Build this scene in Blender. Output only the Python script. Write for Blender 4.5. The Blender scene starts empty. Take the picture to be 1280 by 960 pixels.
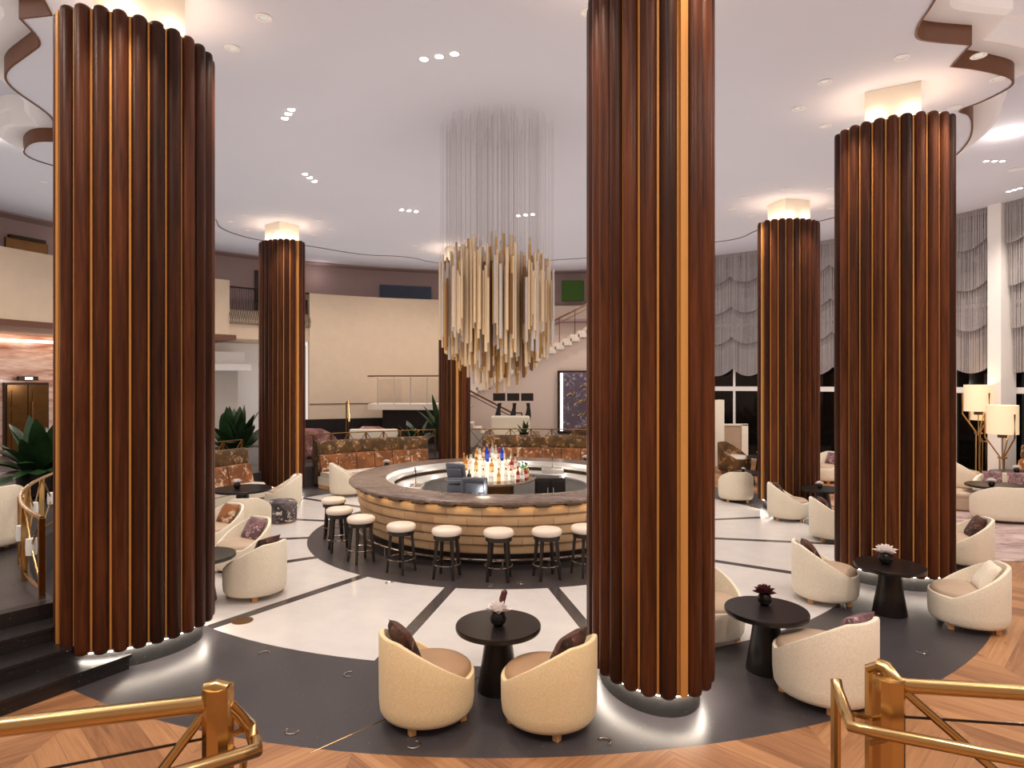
import bpy, math, random
from math import sin, cos, pi, radians as R, sqrt, atan2
from mathutils import Vector, Matrix
random.seed(7)
C = bpy.context.scene.collection
F = 800.0; EYE = 3.0
CX, CY = -0.15, 13.25            # centre of the round floor

# ------------------------------------------------------------------ helpers
def G(px, py, h=0.0):
    """point at height h seen at photo pixel"""
    d = (EYE - h) * F / (py - 480.0)
    return Vector(((px - 640) / F * d, d, h))
def P(px, py, d):
    return Vector(((px - 640) / F * d, d, EYE - (py - 480) / F * d))
def pol(r, th, z=0.0):
    a = R(th)
    return Vector((CX + r * sin(a), CY - r * cos(a), z))
def ray_th(px, r):
    """angle (deg) where the ray through pixel column px meets the far side of circle r"""
    k = (px - 640) / F
    a = k * k + 1; b = -2 * k * CX - 2 * CY; c = CX * CX + CY * CY - r * r
    d = (-b + sqrt(b * b - 4 * a * c)) / (2 * a)
    return math.degrees(atan2(k * d - CX, -(d - CY)))

class MB:
    def __init__(s): s.v = []; s.f = []; s.m = []; s.mi = 0
    def add(s, vs, fs):
        o = len(s.v); s.v += [tuple(v) for v in vs]
        for f in fs: s.f.append(tuple(i + o for i in f)); s.m.append(s.mi)
    def box(s, a, b, M=None):
        (x0, y0, z0), (x1, y1, z1) = a, b
        vs = [Vector(p) for p in ((x0,y0,z0),(x1,y0,z0),(x1,y1,z0),(x0,y1,z0),(x0,y0,z1),(x1,y0,z1),(x1,y1,z1),(x0,y1,z1))]
        if M: vs = [M @ v for v in vs]
        s.add(vs, [(3,2,1,0),(4,5,6,7),(0,1,5,4),(1,2,6,5),(2,3,7,6),(3,0,4,7)])
        return s
    def rbox(s, a, b, r=0.02, M=None):
        """box with chamfered edges"""
        (x0,y0,z0),(x1,y1,z1) = a, b
        def ring(z, i):
            return [(x0+r+i,y0+i,z),(x1-r-i,y0+i,z),(x1-i,y0+r+i,z),(x1-i,y1-r-i,z),(x1-r-i,y1-i,z),(x0+r+i,y1-i,z),(x0+i,y1-r-i,z),(x0+i,y0+r+i,z)]
        rings = [ring(z0, r*.7), ring(z0+r, 0), ring(z1-r, 0), ring(z1, r*.7)]
        s.loft([[Vector(p) if not M else M @ Vector(p) for p in q] for q in rings], True, True)
        return s
    def loft(s, rings, cap0=False, cap1=False, closed=True):
        n = len(rings[0]); vs = [p for q in rings for p in q]; fs = []
        for k in range(len(rings) - 1):
            for i in range(n if closed else n - 1):
                j = (i + 1) % n
                fs.append((k*n+i, k*n+j, (k+1)*n+j, (k+1)*n+i))
        if cap0: fs.append(tuple(range(n - 1, -1, -1)))
        if cap1: fs.append(tuple(range((len(rings)-1)*n, len(rings)*n)))
        s.add(vs, fs); return s
    def lathe(s, prof, n=24, c=(0,0,0), sx=1, sy=1, cap0=True, cap1=True):
        rings = [[Vector((c[0] + r*cos(2*pi*i/n)*sx, c[1] + r*sin(2*pi*i/n)*sy, c[2] + z)) for i in range(n)] for r, z in prof]
        return s.loft(rings, cap0, cap1)
    def tube(s, pts, r, n=8, caps=True, flat=None):
        pts = [Vector(p) for p in pts]; rings = []
        for i, p in enumerate(pts):
            t = (pts[min(i+1, len(pts)-1)] - pts[max(i-1, 0)]).normalized()
            u = t.cross(Vector((0,0,1)))
            if u.length < 1e-3: u = Vector((1,0,0))
            u.normalize(); w = u.cross(t)
            rr = r[i] if isinstance(r, (list, tuple)) else r
            fl = flat or 1
            rings.append([p + u*rr*cos(2*pi*k/n) + w*rr*fl*sin(2*pi*k/n) for k in range(n)])
        return s.loft(rings, caps, caps)
    def arc(s, r0, r1, z0, z1, t0, t1, n=24):
        """solid curved slab round the centre of the hall"""
        rings = []
        for i in range(n + 1):
            t = t0 + (t1 - t0) * i / n
            rings.append([pol(r0,t,z0), pol(r1,t,z0), pol(r1,t,z1), pol(r0,t,z1)])
        return s.loft(rings, True, True)
    def prism(s, poly, lo, hi):
        """extrude a list of 2-d points; lo, hi map a 2-d point to 3-d"""
        return s.loft([[Vector(lo(p)) for p in poly], [Vector(hi(p)) for p in poly]], True, True)
    def mesh(s, name, mats, smooth=False):
        me = bpy.data.meshes.new(name); me.from_pydata(s.v, [], s.f)
        for m in (mats if isinstance(mats, (list, tuple)) else [mats]): me.materials.append(m)
        me.polygons.foreach_set('material_index', s.m)
        me.update()
        import bmesh
        b = bmesh.new(); b.from_mesh(me); bmesh.ops.recalc_face_normals(b, faces=b.faces); b.to_mesh(me); b.free()
        if smooth:
            me.polygons.foreach_set('use_smooth', [True]*len(me.polygons))
            me.set_sharp_from_angle(angle=R(smooth if smooth is not True else 40))
        return me
    def build(s, name, mats, parent=None, smooth=False):
        return link(name, s.mesh(name, mats, smooth), parent)
def link(name, me, parent=None):
    o = bpy.data.objects.new(name, me); C.objects.link(o)
    if parent: o.parent = parent
    return o
def tag(o, label, cat, group=None):
    o['label'] = label; o['category'] = cat; o['kind'] = 'thing'
    if group: o['group'] = group
    return o
def thing(name, label, cat, loc=(0,0,0), rz=0, group=None, s=1):
    o = bpy.data.objects.new(name, None); C.objects.link(o)
    o.location = loc; o.rotation_euler = (0,0,rz); o.scale = (s,s,s); o.empty_display_size = .1
    return tag(o, label, cat, group)
def struct(o): o['kind'] = 'structure'; return o
def dup(root, label=None, loc=None, rz=None, group=None, s=None):
    c = root.copy(); C.objects.link(c)
    if label: c['label'] = label
    if group: c['group'] = group
    if loc is not None: c.location = loc
    if rz is not None: c.rotation_euler = (0,0,rz)
    if s: c.scale = (s,s,s)
    def rec(a, b):
        for ch in a.children:
            d = ch.copy(); C.objects.link(d); d.parent = b; rec(ch, d)
    rec(root, c)
    return c

# ------------------------------------------------------------------ materials
def srgb(r, g, b):
    f = lambda c: (c/255)/12.92 if c/255 <= .04045 else (((c/255)+.055)/1.055)**2.4
    return (f(r), f(g), f(b), 1)
class NT:
    def __init__(s, name):
        s.m = bpy.data.materials.new(name); s.m.use_nodes = True
        s.t = s.m.node_tree; s.b = s.t.nodes['Principled BSDF']
    def n(s, ty, **kw):
        n = s.t.nodes.new(ty)
        for k, v in kw.items(): setattr(n, k, v)
        return n
    def l(s, a, b): s.t.links.new(a, b)
    def val(s, sock, v):
        if hasattr(v, 'is_output'): s.l(v, sock)
        else: sock.default_value = v
    def math(s, op, a, b=0.0, c=0.0):
        n = s.n('ShaderNodeMath', operation=op)
        for i, v in enumerate((a, b, c)): s.val(n.inputs[i], v)
        return n.outputs[0]
    def coord(s, kind='Object', scale=(1,1,1)):
        t = s.n('ShaderNodeTexCoord'); m = s.n('ShaderNodeMapping')
        m.inputs['Scale'].default_value = scale; s.l(t.outputs[kind], m.inputs[0])
        return m.outputs[0]
    def noise(s, vec, scale, detail=3, rough=.5, dist=0):
        n = s.n('ShaderNodeTexNoise'); s.l(vec, n.inputs['Vector'])
        n.inputs['Scale'].default_value = scale; n.inputs['Detail'].default_value = detail
        n.inputs['Roughness'].default_value = rough; n.inputs['Distortion'].default_value = dist
        return n.outputs[0]
    def ramp(s, fac, stops, const=False):
        n = s.n('ShaderNodeValToRGB'); s.val(n.inputs[0], fac); e = n.color_ramp.elements
        if const: n.color_ramp.interpolation = 'CONSTANT'
        while len(e) < len(stops): e.new(.5)
        for i, (p, c) in enumerate(stops): e[i].position = p; e[i].color = c
        return n.outputs[0]
    def mix(s, fac, a, b, mode='MIX'):
        n = s.n('ShaderNodeMix', data_type='RGBA', blend_type=mode)
        s.val(n.inputs[0], fac); s.val(n.inputs[6], a); s.val(n.inputs[7], b)
        return n.outputs[2]
    def bump(s, h, strength=.2, dist=.01):
        n = s.n('ShaderNodeBump'); n.inputs['Strength'].default_value = strength; n.inputs['Distance'].default_value = dist
        s.l(h, n.inputs['Height']); s.l(n.outputs[0], s.b.inputs['Normal'])
    def set(s, col=None, rough=None, metal=None, **kw):
        if col is not None: s.val(s.b.inputs['Base Color'], col)
        if rough is not None: s.val(s.b.inputs['Roughness'], rough)
        if metal is not None: s.val(s.b.inputs['Metallic'], metal)
        for k, v in kw.items(): s.val(s.b.inputs[k.replace('_', ' ')], v)
        return s.m
def plain(name, col, rough=.5, metal=0, vary=.06, scale=6, **kw):
    t = NT(name); v = t.coord()
    dark = tuple(c*(1-vary*2) for c in col[:3]) + (1,)
    n = t.noise(v, scale, 3)
    return t.set(t.mix(n, dark, col), rough, metal, **kw)
def fabric(name, col, vary=.02, weave=95):
    t = NT(name); v = t.coord('Object', (1, 1, 3)); a = t.noise(v, weave*.4, 2); u = t.coord('Object', (3, 3, 1)); b = t.noise(u, weave*.4, 2)
    w = t.math('MULTIPLY', t.math('ADD', a, b), .5)
    dk = tuple(c*(1-vary*3) for c in col[:3]) + (1,)
    w = t.ramp(w, [(.38,(0,0,0,1)),(.62,(1,1,1,1))]); t.bump(w, .12, .004)
    return t.set(t.mix(w, dk, tuple(min(1, c*1.1) for c in col[:3]) + (1,)), .85, 0, Sheen_Weight=.15)
def emit(name, col, st):
    t = NT(name); t.set((0,0,0,1), .6); t.b.inputs['Emission Color'].default_value = col; t.b.inputs['Emission Strength'].default_value = st
    return t.m
def glass(name, col=(1,1,1,1), alpha=.18, rough=.03):
    """thin architectural glass: mostly clear with a reflective coat"""
    t = NT(name); t.set(col, rough); 
    tr = t.n('ShaderNodeBsdfTransparent'); tr.inputs[0].default_value = col
    mx = t.n('ShaderNodeMixShader'); fr = t.n('ShaderNodeFresnel'); fr.inputs[0].default_value = 1.45
    gl = t.n('ShaderNodeBsdfGlossy'); gl.inputs['Roughness'].default_value = rough
    f = t.math('ADD', fr.outputs[0], alpha*.3)
    t.l(f, mx.inputs[0]); t.l(tr.outputs[0], mx.inputs[1]); t.l(gl.outputs[0], mx.inputs[2])
    t.l(mx.outputs[0], t.t.nodes['Material Output'].inputs[0])
    return t.m
def floral(name, base, dark, light, scale=5):
    t = NT(name); v = t.coord(); a = t.noise(v, scale, 4, .6, .6); b = t.noise(v, scale*2.7, 5, .7, .4); c = t.noise(v, scale*.7, 2)
    m1 = t.ramp(t.math('ADD', c, t.math('MULTIPLY', b, .15)), [(.5, (0,0,0,1)), (.62, (1,1,1,1))])
    col = t.mix(m1, base, dark)
    m2 = t.ramp(t.math('ADD', t.math('MULTIPLY', a, .6), t.math('MULTIPLY', b, .4)), [(.54, (0,0,0,1)), (.6, (1,1,1,1))])
    return t.set(t.mix(m2, col, light), .8, 0, Sheen_Weight=.05)
def make_rib():
    t = NT('mahogany'); v = t.coord('Object', (1,1,.06)); oi = t.n('ShaderNodeObjectInfo')
    off = t.n('ShaderNodeVectorMath', operation='ADD'); cmb = t.n('ShaderNodeCombineXYZ')
    t.l(t.math('MULTIPLY', oi.outputs['Random'], 37.0), cmb.inputs[0]); t.l(v, off.inputs[0]); t.l(cmb.outputs[0], off.inputs[1])
    a = t.noise(off.outputs[0], 12, 5, .6, .3); b = t.noise(off.outputs[0], 60, 3, .6)
    f = t.math('ADD', t.math('MULTIPLY', a, .6), t.math('ADD', t.math('MULTIPLY', b, .25), t.math('MULTIPLY', oi.outputs['Random'], .25)))
    col = t.ramp(f, [(.32, srgb(30,14,8)), (.54, srgb(62,30,15)), (.8, srgb(104,54,28))])
    return t.set(col, .36, 0, Specular_IOR_Level=.26)
def make_parquet():
    t = NT('chevron_parquet'); tc = t.n('ShaderNodeTexCoord'); mp = t.n('ShaderNodeMapping'); mp.inputs['Rotation'].default_value = (0,0,R(0))
    t.l(tc.outputs['Object'], mp.inputs[0]); sp = t.n('ShaderNodeSeparateXYZ'); t.l(mp.outputs[0], sp.inputs[0])
    x, y = sp.outputs[0], sp.outputs[1]
    w = 2.6
    u = t.math('DIVIDE', x, w); fr = t.math('FRACT', u); tri = t.math('ABSOLUTE', t.math('SUBTRACT', fr, .5))
    half = t.math('FLOOR', t.math('MULTIPLY', u, 2.0))
    yy = t.math('ADD', y, t.math('MULTIPLY', tri, w*1.0))
    pw = .26
    k = t.math('DIVIDE', yy, pw); kid = t.math('FLOOR', k); kf = t.math('FRACT', k)
    cb = t.n('ShaderNodeCombineXYZ'); t.l(kid, cb.inputs[0]); t.l(half, cb.inputs[1])
    wn = t.n('ShaderNodeTexWhiteNoise', noise_dimensions='2D'); t.l(cb.outputs[0], wn.inputs['Vector'])
    gv = t.n('ShaderNodeCombineXYZ'); t.l(t.math('MULTIPLY', x, .8), gv.inputs[0]); t.l(t.math('MULTIPLY', yy, 7.0), gv.inputs[1]); t.l(t.math('MULTIPLY', wn.outputs[0], 20.0), gv.inputs[2])
    g = t.noise(gv.outputs[0], 3.0, 5, .6, .5)
    f = t.math('ADD', t.math('MULTIPLY', wn.outputs[0], .3), t.math('MULTIPLY', g, .65))
    col = t.ramp(f, [(.25, srgb(116,74,48)), (.5, srgb(160,112,74)), (.8, srgb(188,140,98))])
    kn = t.ramp(t.noise(tc.outputs['Object'], 2.2, 3, .6, 1.5), [(.66, (0,0,0,1)), (.74, (1,1,1,1))])
    col = t.mix(t.math('MULTIPLY', kn, .5), col, srgb(104,66,42))
    edge = t.math('LESS_THAN', t.math('ABSOLUTE', t.math('SUBTRACT', kf, .5)), .485)
    col = t.mix(edge, srgb(128,88,60), col)
    return t.set(col, .42, 0)
def make_granite(name, base=srgb(60,55,57)):
    t = NT(name); v = t.coord(); a = t.noise(v, 1.1, 5, .65); b = t.noise(v, 45, 2, .5); d = t.noise(v, 9, 5, .75)
    lo = tuple(c*.45 for c in base[:3]) + (1,); hi = tuple(c*1.6 for c in base[:3]) + (1,)
    col = t.mix(t.math('ADD', t.math('MULTIPLY', a, .6), t.math('MULTIPLY', d, .4)), lo, hi)
    fl = t.ramp(b, [(.7, (0,0,0,1)), (.74, (1,1,1,1))])
    col = t.mix(t.math('MULTIPLY', fl, .35), col, srgb(190,185,180))
    return t.set(col, t.math('ADD', t.math('MULTIPLY', a, .2), .26), 0)
def make_terrazzo():
    t = NT('pale_terrazzo_with_dark_spokes'); tc = t.n('ShaderNodeTexCoord'); sp = t.n('ShaderNodeSeparateXYZ'); t.l(tc.outputs['Object'], sp.inputs[0])
    x = t.math('SUBTRACT', sp.outputs[0], CX); y = t.math('SUBTRACT', sp.outputs[1], CY)
    th = t.math('ARCTAN2', x, t.math('MULTIPLY', y, -1.0)); r = t.math('SQRT', t.math('ADD', t.math('MULTIPLY', x, x), t.math('MULTIPLY', y, y)))
    st = R(22.5); q = t.math('DIVIDE', t.math('SUBTRACT', th, R(-11.25 + 90*22.5)), st)
    fr = t.math('MULTIPLY', t.math('SUBTRACT', t.math('FRACT', q), .5), st)
    # spokes where fract is 0 or 1
    dist = t.math('MULTIPLY', t.math('SUBTRACT', R(11.25), t.math('ABSOLUTE', fr)), r)
    m = t.math('LESS_THAN', dist, .085)
    v = t.coord(); a = t.noise(v, 3, 4, .6); b = t.noise(v, 60, 2)
    col = t.mix(t.math('ADD', t.math('MULTIPLY', a, .6), t.math('MULTIPLY', b, .4)), srgb(186,178,173), srgb(216,208,203))
    return t.set(t.mix(m, col, srgb(66,60,60)), .24, 0)
def make_stripe_marble():
    t = NT('banded_onyx'); v = t.coord('Object', (.12,.12,1)); a = t.noise(v, 2.2, 5, .62, .6); b = t.noise(v, 7, 4, .6, .3)
    f = t.math('ADD', t.math('MULTIPLY', a, .65), t.math('MULTIPLY', b, .35))
    col = t.ramp(f, [(.32, srgb(120,72,56)), (.44, srgb(186,140,118)), (.52, srgb(222,190,172)), (.6, srgb(196,150,128)), (.7, srgb(232,208,190))])
    return t.set(col, .25, 0)
def make_artwork():
    t = NT('violet_relief'); v = t.coord(); a = t.noise(v, 4, 5, .7, 1.5); b = t.noise(v, 25, 4, .7)
    m = t.ramp(a, [(.55, (0,0,0,1)), (.62, (1,1,1,1))])
    col = t.mix(t.math('MULTIPLY', m, b), srgb(92,78,88), srgb(210,196,200))
    return t.set(col, .5)
def make_bead():
    t = NT('bead_strands'); v = t.coord(); a = t.noise(v, 40, 2, .6); b = t.noise(v, 1.2, 2)
    col = t.mix(t.math('ADD', t.math('MULTIPLY', a, .7), t.math('MULTIPLY', b, .3)), srgb(98,90,90), srgb(206,196,194))
    return t.set(col, .4, .25)
def make_bartop():
    t = NT('smoked_veneer_top'); v = t.coord('Object', (.5,1.2,1)); a = t.noise(v, 3, 5, .65, 1.2); b = t.noise(v, 14, 4, .6, .6)
    col = t.ramp(t.math('ADD', t.math('MULTIPLY', a, .6), t.math('MULTIPLY', b, .4)), [(.35, srgb(74,60,54)), (.5, srgb(112,94,84)), (.65, srgb(142,124,112))])
    return t.set(col, .25)
def make_petal(name, col): return plain(name, col, .6, 0, .05)
def make_carpet():
    t = NT('rug_wool'); v = t.coord('Object', (1,2.5,1)); a = t.noise(v, 1.3, 5, .7, 1.2)
    return t.set(t.ramp(a, [(.36, srgb(132,104,104)), (.5, srgb(166,142,136)), (.66, srgb(188,168,160))]), .95)
W = srgb(255,255,255)
M = dict(
 rib=make_rib(), gold=plain('pale_brass_wood_strip', srgb(208,146,78), .4, .3, .06), ceil=plain('ceiling_paint', srgb(212,209,216), .9, 0, .02, 1),
 cove=plain('cove_paint', srgb(236,230,228), .9, 0, .01, 1), fascia=plain('walnut_fascia', srgb(112,70,46), .5, 0, .15, 5), parquet=make_parquet(), granite=make_granite('dark_terrazzo'),
 terrazzo=make_terrazzo(), black_stone=make_granite('black_polished_stone', srgb(30,26,26)), core=plain('core_plaster', srgb(238,226,206), .85, 0, .02, 1),
 plinth=make_granite('grey_granite_plinth', srgb(56,54,53)), shell=fabric('cream_weave', srgb(222,208,186)), shellb=fabric('oat_linen', srgb(220,192,148)), leather=plain('tan_leather', srgb(172,134,100), .45, 0, .12, 5),
 greige=plain('greige_leather', srgb(186,160,136), .5, 0, .1, 5), foot=plain('oak_foot', srgb(190,138,88), .5), black=plain('black_lacquer', srgb(30,23,22), .32, 0, .1), darkwood=plain('ebonised_wood', srgb(36,28,24), .35, 0, .2, 9),
 cream=plain('cream_leather', srgb(216,198,182), .38, 0, .04), chrome=plain('chrome', srgb(215,205,195), .15, 1, .02), steel=plain('brushed_steel', srgb(204,198,192), .35, .45, .1, 12),
 bartop=make_bartop(), barpanel=None, brass=plain('polished_brass', srgb(218,184,128), .24, 1, .05), brassd=plain('aged_brass', srgb(150,112,66), .35, .9, .1),
 iron=plain('bronze_iron', srgb(62,46,36), .5, .6), beige=plain('beige_plaster', srgb(202,178,154), .85, 0, .07, 3), mauve=plain('mauve_wall', srgb(150,126,122), .9, 0, .05, 1), pinkwall=plain('rose_beige_wall', srgb(208,184,168), .8, 0, .03, 1),
 brownband=plain('brown_edge', srgb(104,70,56), .6, 0, .05), white=plain('white_paint', srgb(236,228,222), .7, 0, .02, 1), onyx=make_stripe_marble(), glow=emit('warm_cove_strip', srgb(255,226,196), 4), led=emit('led_disc', srgb(255,240,225), 14),
 basestrip=emit('base_led_strip', srgb(255,244,228), 45), barstrip=emit('bar_led_strip', srgb(255,222,170), 22), screenled=emit('white_led_strip', srgb(255,244,236), 3), shade=None, leaf=None, bead=make_bead(), rust=floral('rust_bloom_velvet', srgb(142,86,46), srgb(112,66,34), srgb(202,172,142), 4.5),
 olive=floral('olive_bloom_velvet', srgb(98,68,34), srgb(72,50,26), srgb(168,130,94), 5), plum=floral('plum_print', srgb(132,96,98), srgb(96,66,70), srgb(206,176,172), 9), brownpr=floral('brown_print', srgb(78,42,28), srgb(44,24,18), srgb(128,90,72), 11),
 graypr=floral('grey_ikat', srgb(96,84,84), srgb(54,46,48), srgb(206,196,190), 6), pinkpr=floral('pink_print', srgb(176,128,122), srgb(140,92,92), srgb(226,196,188), 4), art=make_artwork(), glass=glass('clear_glass'),
 night=plain('night_glass', srgb(9,9,10), .06, 0, .2), nightout=plain('night_street', srgb(14,15,16), .8, 0, .3, .4), petal=make_petal('white_petal', srgb(240,228,222)), petald=make_petal('wine_petal', srgb(84,40,40)), pot=plain('black_glaze', srgb(22,20,20), .25),
 pos=plain('slate_plastic', srgb(74,78,88), .4), white_plastic=plain('white_plastic', srgb(230,226,220), .5), bronze=plain('bronze_door', srgb(128,88,46), .3, .7, .2, 5), moss=plain('moss', srgb(62,92,36), .9, 0, .25, 30), soil=plain('soil', srgb(46,34,26), .95), screen=plain('artwork_blue', srgb(52,62,84), .4, 0, .2, 2),
 stairst=plain('stair_stone', srgb(214,196,180), .6, 0, .03), carpet=make_carpet(), wire=plain('steel_wire', srgb(200,192,190), .4, .6),
 rodA=plain('champagne_rod', srgb(232,206,170), .4, .2, .03), rodB=plain('gold_rod', srgb(212,170,106), .3, .5, .05), rodC=plain('silver_rod', srgb(220,212,208), .3, .4, .03), rodD=plain('bronze_rod', srgb(150,106,72), .35, .5, .08),
 lining=plain('green_glaze_top', srgb(58,60,56), .1, 0, .06))
def mk_leaf():
    t = NT('leaf'); v = t.coord(); a = t.noise(v, 3, 3); t.set(t.mix(a, srgb(16,32,20), srgb(50,80,42)), .4, 0); return t.m
M['leaf'] = mk_leaf()
def mk_shade():
    t = NT('lit_lampshade'); t.set(srgb(236,216,186), .8); t.b.inputs['Emission Color'].default_value = srgb(255,214,160); t.b.inputs['Emission Strength'].default_value = .32; return t.m
M['shade'] = mk_shade()
def mk_band():
    t = NT('tan_leather_band'); v = t.coord(); oi = t.n('ShaderNodeObjectInfo'); tc = t.n('ShaderNodeTexCoord'); sp = t.n('ShaderNodeSeparateXYZ'); t.l(tc.outputs['Object'], sp.inputs[0])
    th = t.math('ARCTAN2', t.math('SUBTRACT', sp.outputs[0], CX), t.math('SUBTRACT', sp.outputs[1], CY))
    q = t.math('ADD', t.math('MULTIPLY', th, 5.0), t.math('MULTIPLY', t.math('FLOOR', t.math('MULTIPLY', sp.outputs[2], 6.1)), .43))
    seam = t.math('LESS_THAN', t.math('FRACT', q), .012)
    wn = t.n('ShaderNodeTexWhiteNoise', noise_dimensions='1D'); t.l(t.math('FLOOR', q), wn.inputs['W'])
    n = t.noise(v, 3, 4); f = t.math('ADD', t.math('MULTIPLY', n, .6), t.math('MULTIPLY', wn.outputs[0], .4))
    col = t.mix(f, srgb(150,114,84), srgb(206,172,132)); col = t.mix(seam, col, srgb(90,66,48))
    return t.set(col, .6, 0)
M['barpanel'] = mk_band()

# ------------------------------------------------------------------ lights
EV = 1.0
def lamp(kind, loc, power, col=(1,.9,.78), size=.08, spot=None, target=None, blend=.6, spec=1.0):
    l = bpy.data.lights.new('lamp', kind); l.energy = power*EV; l.color = col; l.specular_factor = spec
    o = bpy.data.objects.new('lamp_light', l); C.objects.link(o); o.location = loc
    if kind == 'AREA': l.size = size
    else: l.shadow_soft_size = size
    if kind == 'SPOT': l.spot_size = R(spot or 80); l.spot_blend = blend
    if target is not None:
        o.rotation_euler = (Vector(target) - Vector(loc)).to_track_quat('-Z', 'Y').to_euler()
    return o

# ------------------------------------------------------------------ setting: floor
R_IN, R_WHITE, R_DARK = 3.9, 6.45, 8.12
b = MB(); NS = 160
def ringpts(r, z=0): return [pol(r, 360*i/NS, z) for i in range(NS)]
b.mi = 1; b.loft([[Vector((CX, CY, 0))]*NS, ringpts(R_IN)]); 
b.mi = 2; b.loft([ringpts(R_IN), ringpts(R_WHITE)])
b.mi = 1; b.loft([ringpts(R_WHITE), ringpts(R_DARK)])
b.mi = 0; b.loft([ringpts(R_DARK), ringpts(24)])
struct(b.build('floor', [M['parquet'], M['granite'], M['terrazzo']]))
# thin brass joint lines crossing the dark ring, floor lights
# raised terrace with its steps
PH = .6; RP = 7.86
b = MB(); b.arc(RP, 24, 0, PH, -38, -208, 90)
struct(b.build('floor_terrace', M['granite']))
for k in range(3):
    b = MB(); h = .15*(3-k)
    b.arc(7.58 + .0*k, 12.5, 0, h, -38 + 2.4*k if k else -38, -38 + 2.4*(k+1), 3)
    b.arc(7.56, 12.5, h - .03, h + .002, -38 + 2.4*k, -38 + 2.4*(k+1) + .12, 3)
    struct(b.build('floor_step', M['black_stone']))
b = MB(); b.arc(7.74, 12.5, 0, PH + .012, -37.9, -39.0, 3); struct(b.build('floor_terrace_edge', M['black_stone']))
# landing the photographer stands on, with the stair down
b = MB(); b.box((-5, -4, 0), (5, 1.55, 1.15)); struct(b.build('floor_landing', M['parquet']))
b = MB()
for k in range(7): b.box((-.8, 1.55 + .28*k, 0), (1.05, 1.55 + .28*(k+1), 1.15 - .164*(k+1)))
struct(b.build('floor_landing_stair', M['black_stone']))

# ------------------------------------------------------------------ setting: ceiling
HD = 7.4; HO = 8.2
edge = [(-43.4,7.77),(-46,8.02),(-49.5,7.74),(-52.9,7.88),(-59,8.22),(-62.7,8.22),(-68,7.95),(-71,7.92),(-74.8,8.12),(-78.4,8.2),(-78.9,8.75),(-84.5,9.4),(-90,8.9),
 (-99,8.7),(-108,9.2),(-116.6,8.7),(-120,9.35),(-125,9.75),(-130.6,9.9),(-137.6,9.5),(-145,9.7),(-151,9.85),(-157,9.5),(-161.5,9.75),(-163,10.1),(-169,10.6),(-176,10.3),(-183,9.8),(-190,9.6),(-197.2,9.45),
 (-205,9.8),(-213,10.2),(-221.5,9.1),(-229,9.4),(-236,8.6),(-240,9.3),(-245.2,9.4),(-256,9.6),(-268,9.0),(-280,8.7),(-290,8.2),(-292,7.86),(-293.8,8.2),(-297.9,8.55),(-303,7.95),(-305.3,7.63),(-309.2,7.87),(-312,7.53),(-314,7.36),(-316.5,7.45),(-319.7,7.75),
 (-325,8.2),(-334,8.5),(-341,8.0),(-349,8.4),(-360,8.5),(-371,8.4),(-379,8.0),(-388,8.5),(-396,8.3)]
SHARP = {-43.4, -46, -74.8, -78.4, -309.2, -305.3, -116.6}
def chaikin(p, q=.24):
    out = []
    n = len(p)
    for i in range(n):
        (o, _), (a, sh), (c, _) = p[i-1], p[i], p[(i+1) % n]
        if sh: out.append((a, True))
        else: out.append((a.lerp(o, q), False)); out.append((a.lerp(c, q), False))
    return out
ep = [(pol(r, t), t in SHARP) for t, r in edge]
for _ in range(3): ep = chaikin(ep)
ep = [p for p, _ in ep]
NE = len(ep); cen = Vector((CX, CY, 0))
def off(d, z): return [cen + (p-cen)*(1 + d/(p-cen).length) + Vector((0,0,z)) for p in ep]
def dome(r):
    t = max(0, 1 - r/6.2); return .95*t*t*(3-2*t)
b = MB(); rings = []
for k in range(0, 25):
    t = max(k/24, .002); rings.append([cen + (p-cen)*t + Vector((0,0,HD + dome((p-cen).length*t))) for p in ep])
b.loft(rings); struct(b.build('ceiling', M['ceil'], None, 60))
b = MB(); b.loft([off(0, HD-.015), off(0, HD+.24)]); b.loft([off(-.03, HD-.015), off(0, HD-.015)]); struct(b.build('trim_1', M['fascia'], None, 30))
b = MB(); b.loft([off(.0, HD+.24), off(.34, HD+.24), off(.42, HD+.29), off(.42, HD+.52), off(.5, HD+.56), off(.5, HO)]); struct(b.build('trim_2', M['cove'], None, 30))
b = MB(); b.loft([ringpts(6.2, HO), ringpts(16.6, HO)]); struct(b.build('ceiling_outer', M['ceil']))
b = MB(); b.arc(16.2, 24, HO - .05, HO + .1, -30, -205, 60); struct(b.build('ceiling_mezzanine', M['mauve']))
b = MB(); b.arc(16.5, 24, HO, HO + .1, -208, -400, 60); struct(b.build('ceiling_edge', M['ceil']))

# ------------------------------------------------------------------ setting: mezzanine and back walls
RM = 15.3
tA = ray_th(287, RM); tB = ray_th(387, RM); tC = ray_th(561, RM)
b = MB(); b.arc(RM, RM+.25, 4.87, 6.94, -62, tA, 30); struct(b.build('wall_mezzanine_parapet', M['beige']))
b = MB(); b.arc(RM-.02, 19.5, 4.68, 4.87, -62, tA - .9, 30); struct(b.build('trim_3', M['brownband']))
b = MB(); b.arc(RM+.1, 19.5, 4.75, 5.85, tA, tB, 16); struct(b.build('wall_balcony_edge', M['beige']))
b = MB(); b.arc(RM, RM+.3, PH, 6.72, tB, tC, 24); b.arc(RM+.3, 17.5, 6.5, 6.72, tB, tC, 12); struct(b.build('wall_drum', M['beige']))
b = MB(); b.arc(RM-.03, RM+.1, 2.16, 2.19, tB, ray_th(470, RM), 10); struct(b.build('trim_4', M['brownband']))
b = MB(); b.arc(RM-.05, RM+.1, PH, 1.55, tB+1, tC, 24); struct(b.build('wall_black_base', M['black_stone']))
b = MB(); b.arc(16.9, 17.1, 4.87, HO, -58, -205, 60); struct(b.build('wall_mezzanine', M['mauve']))
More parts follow.
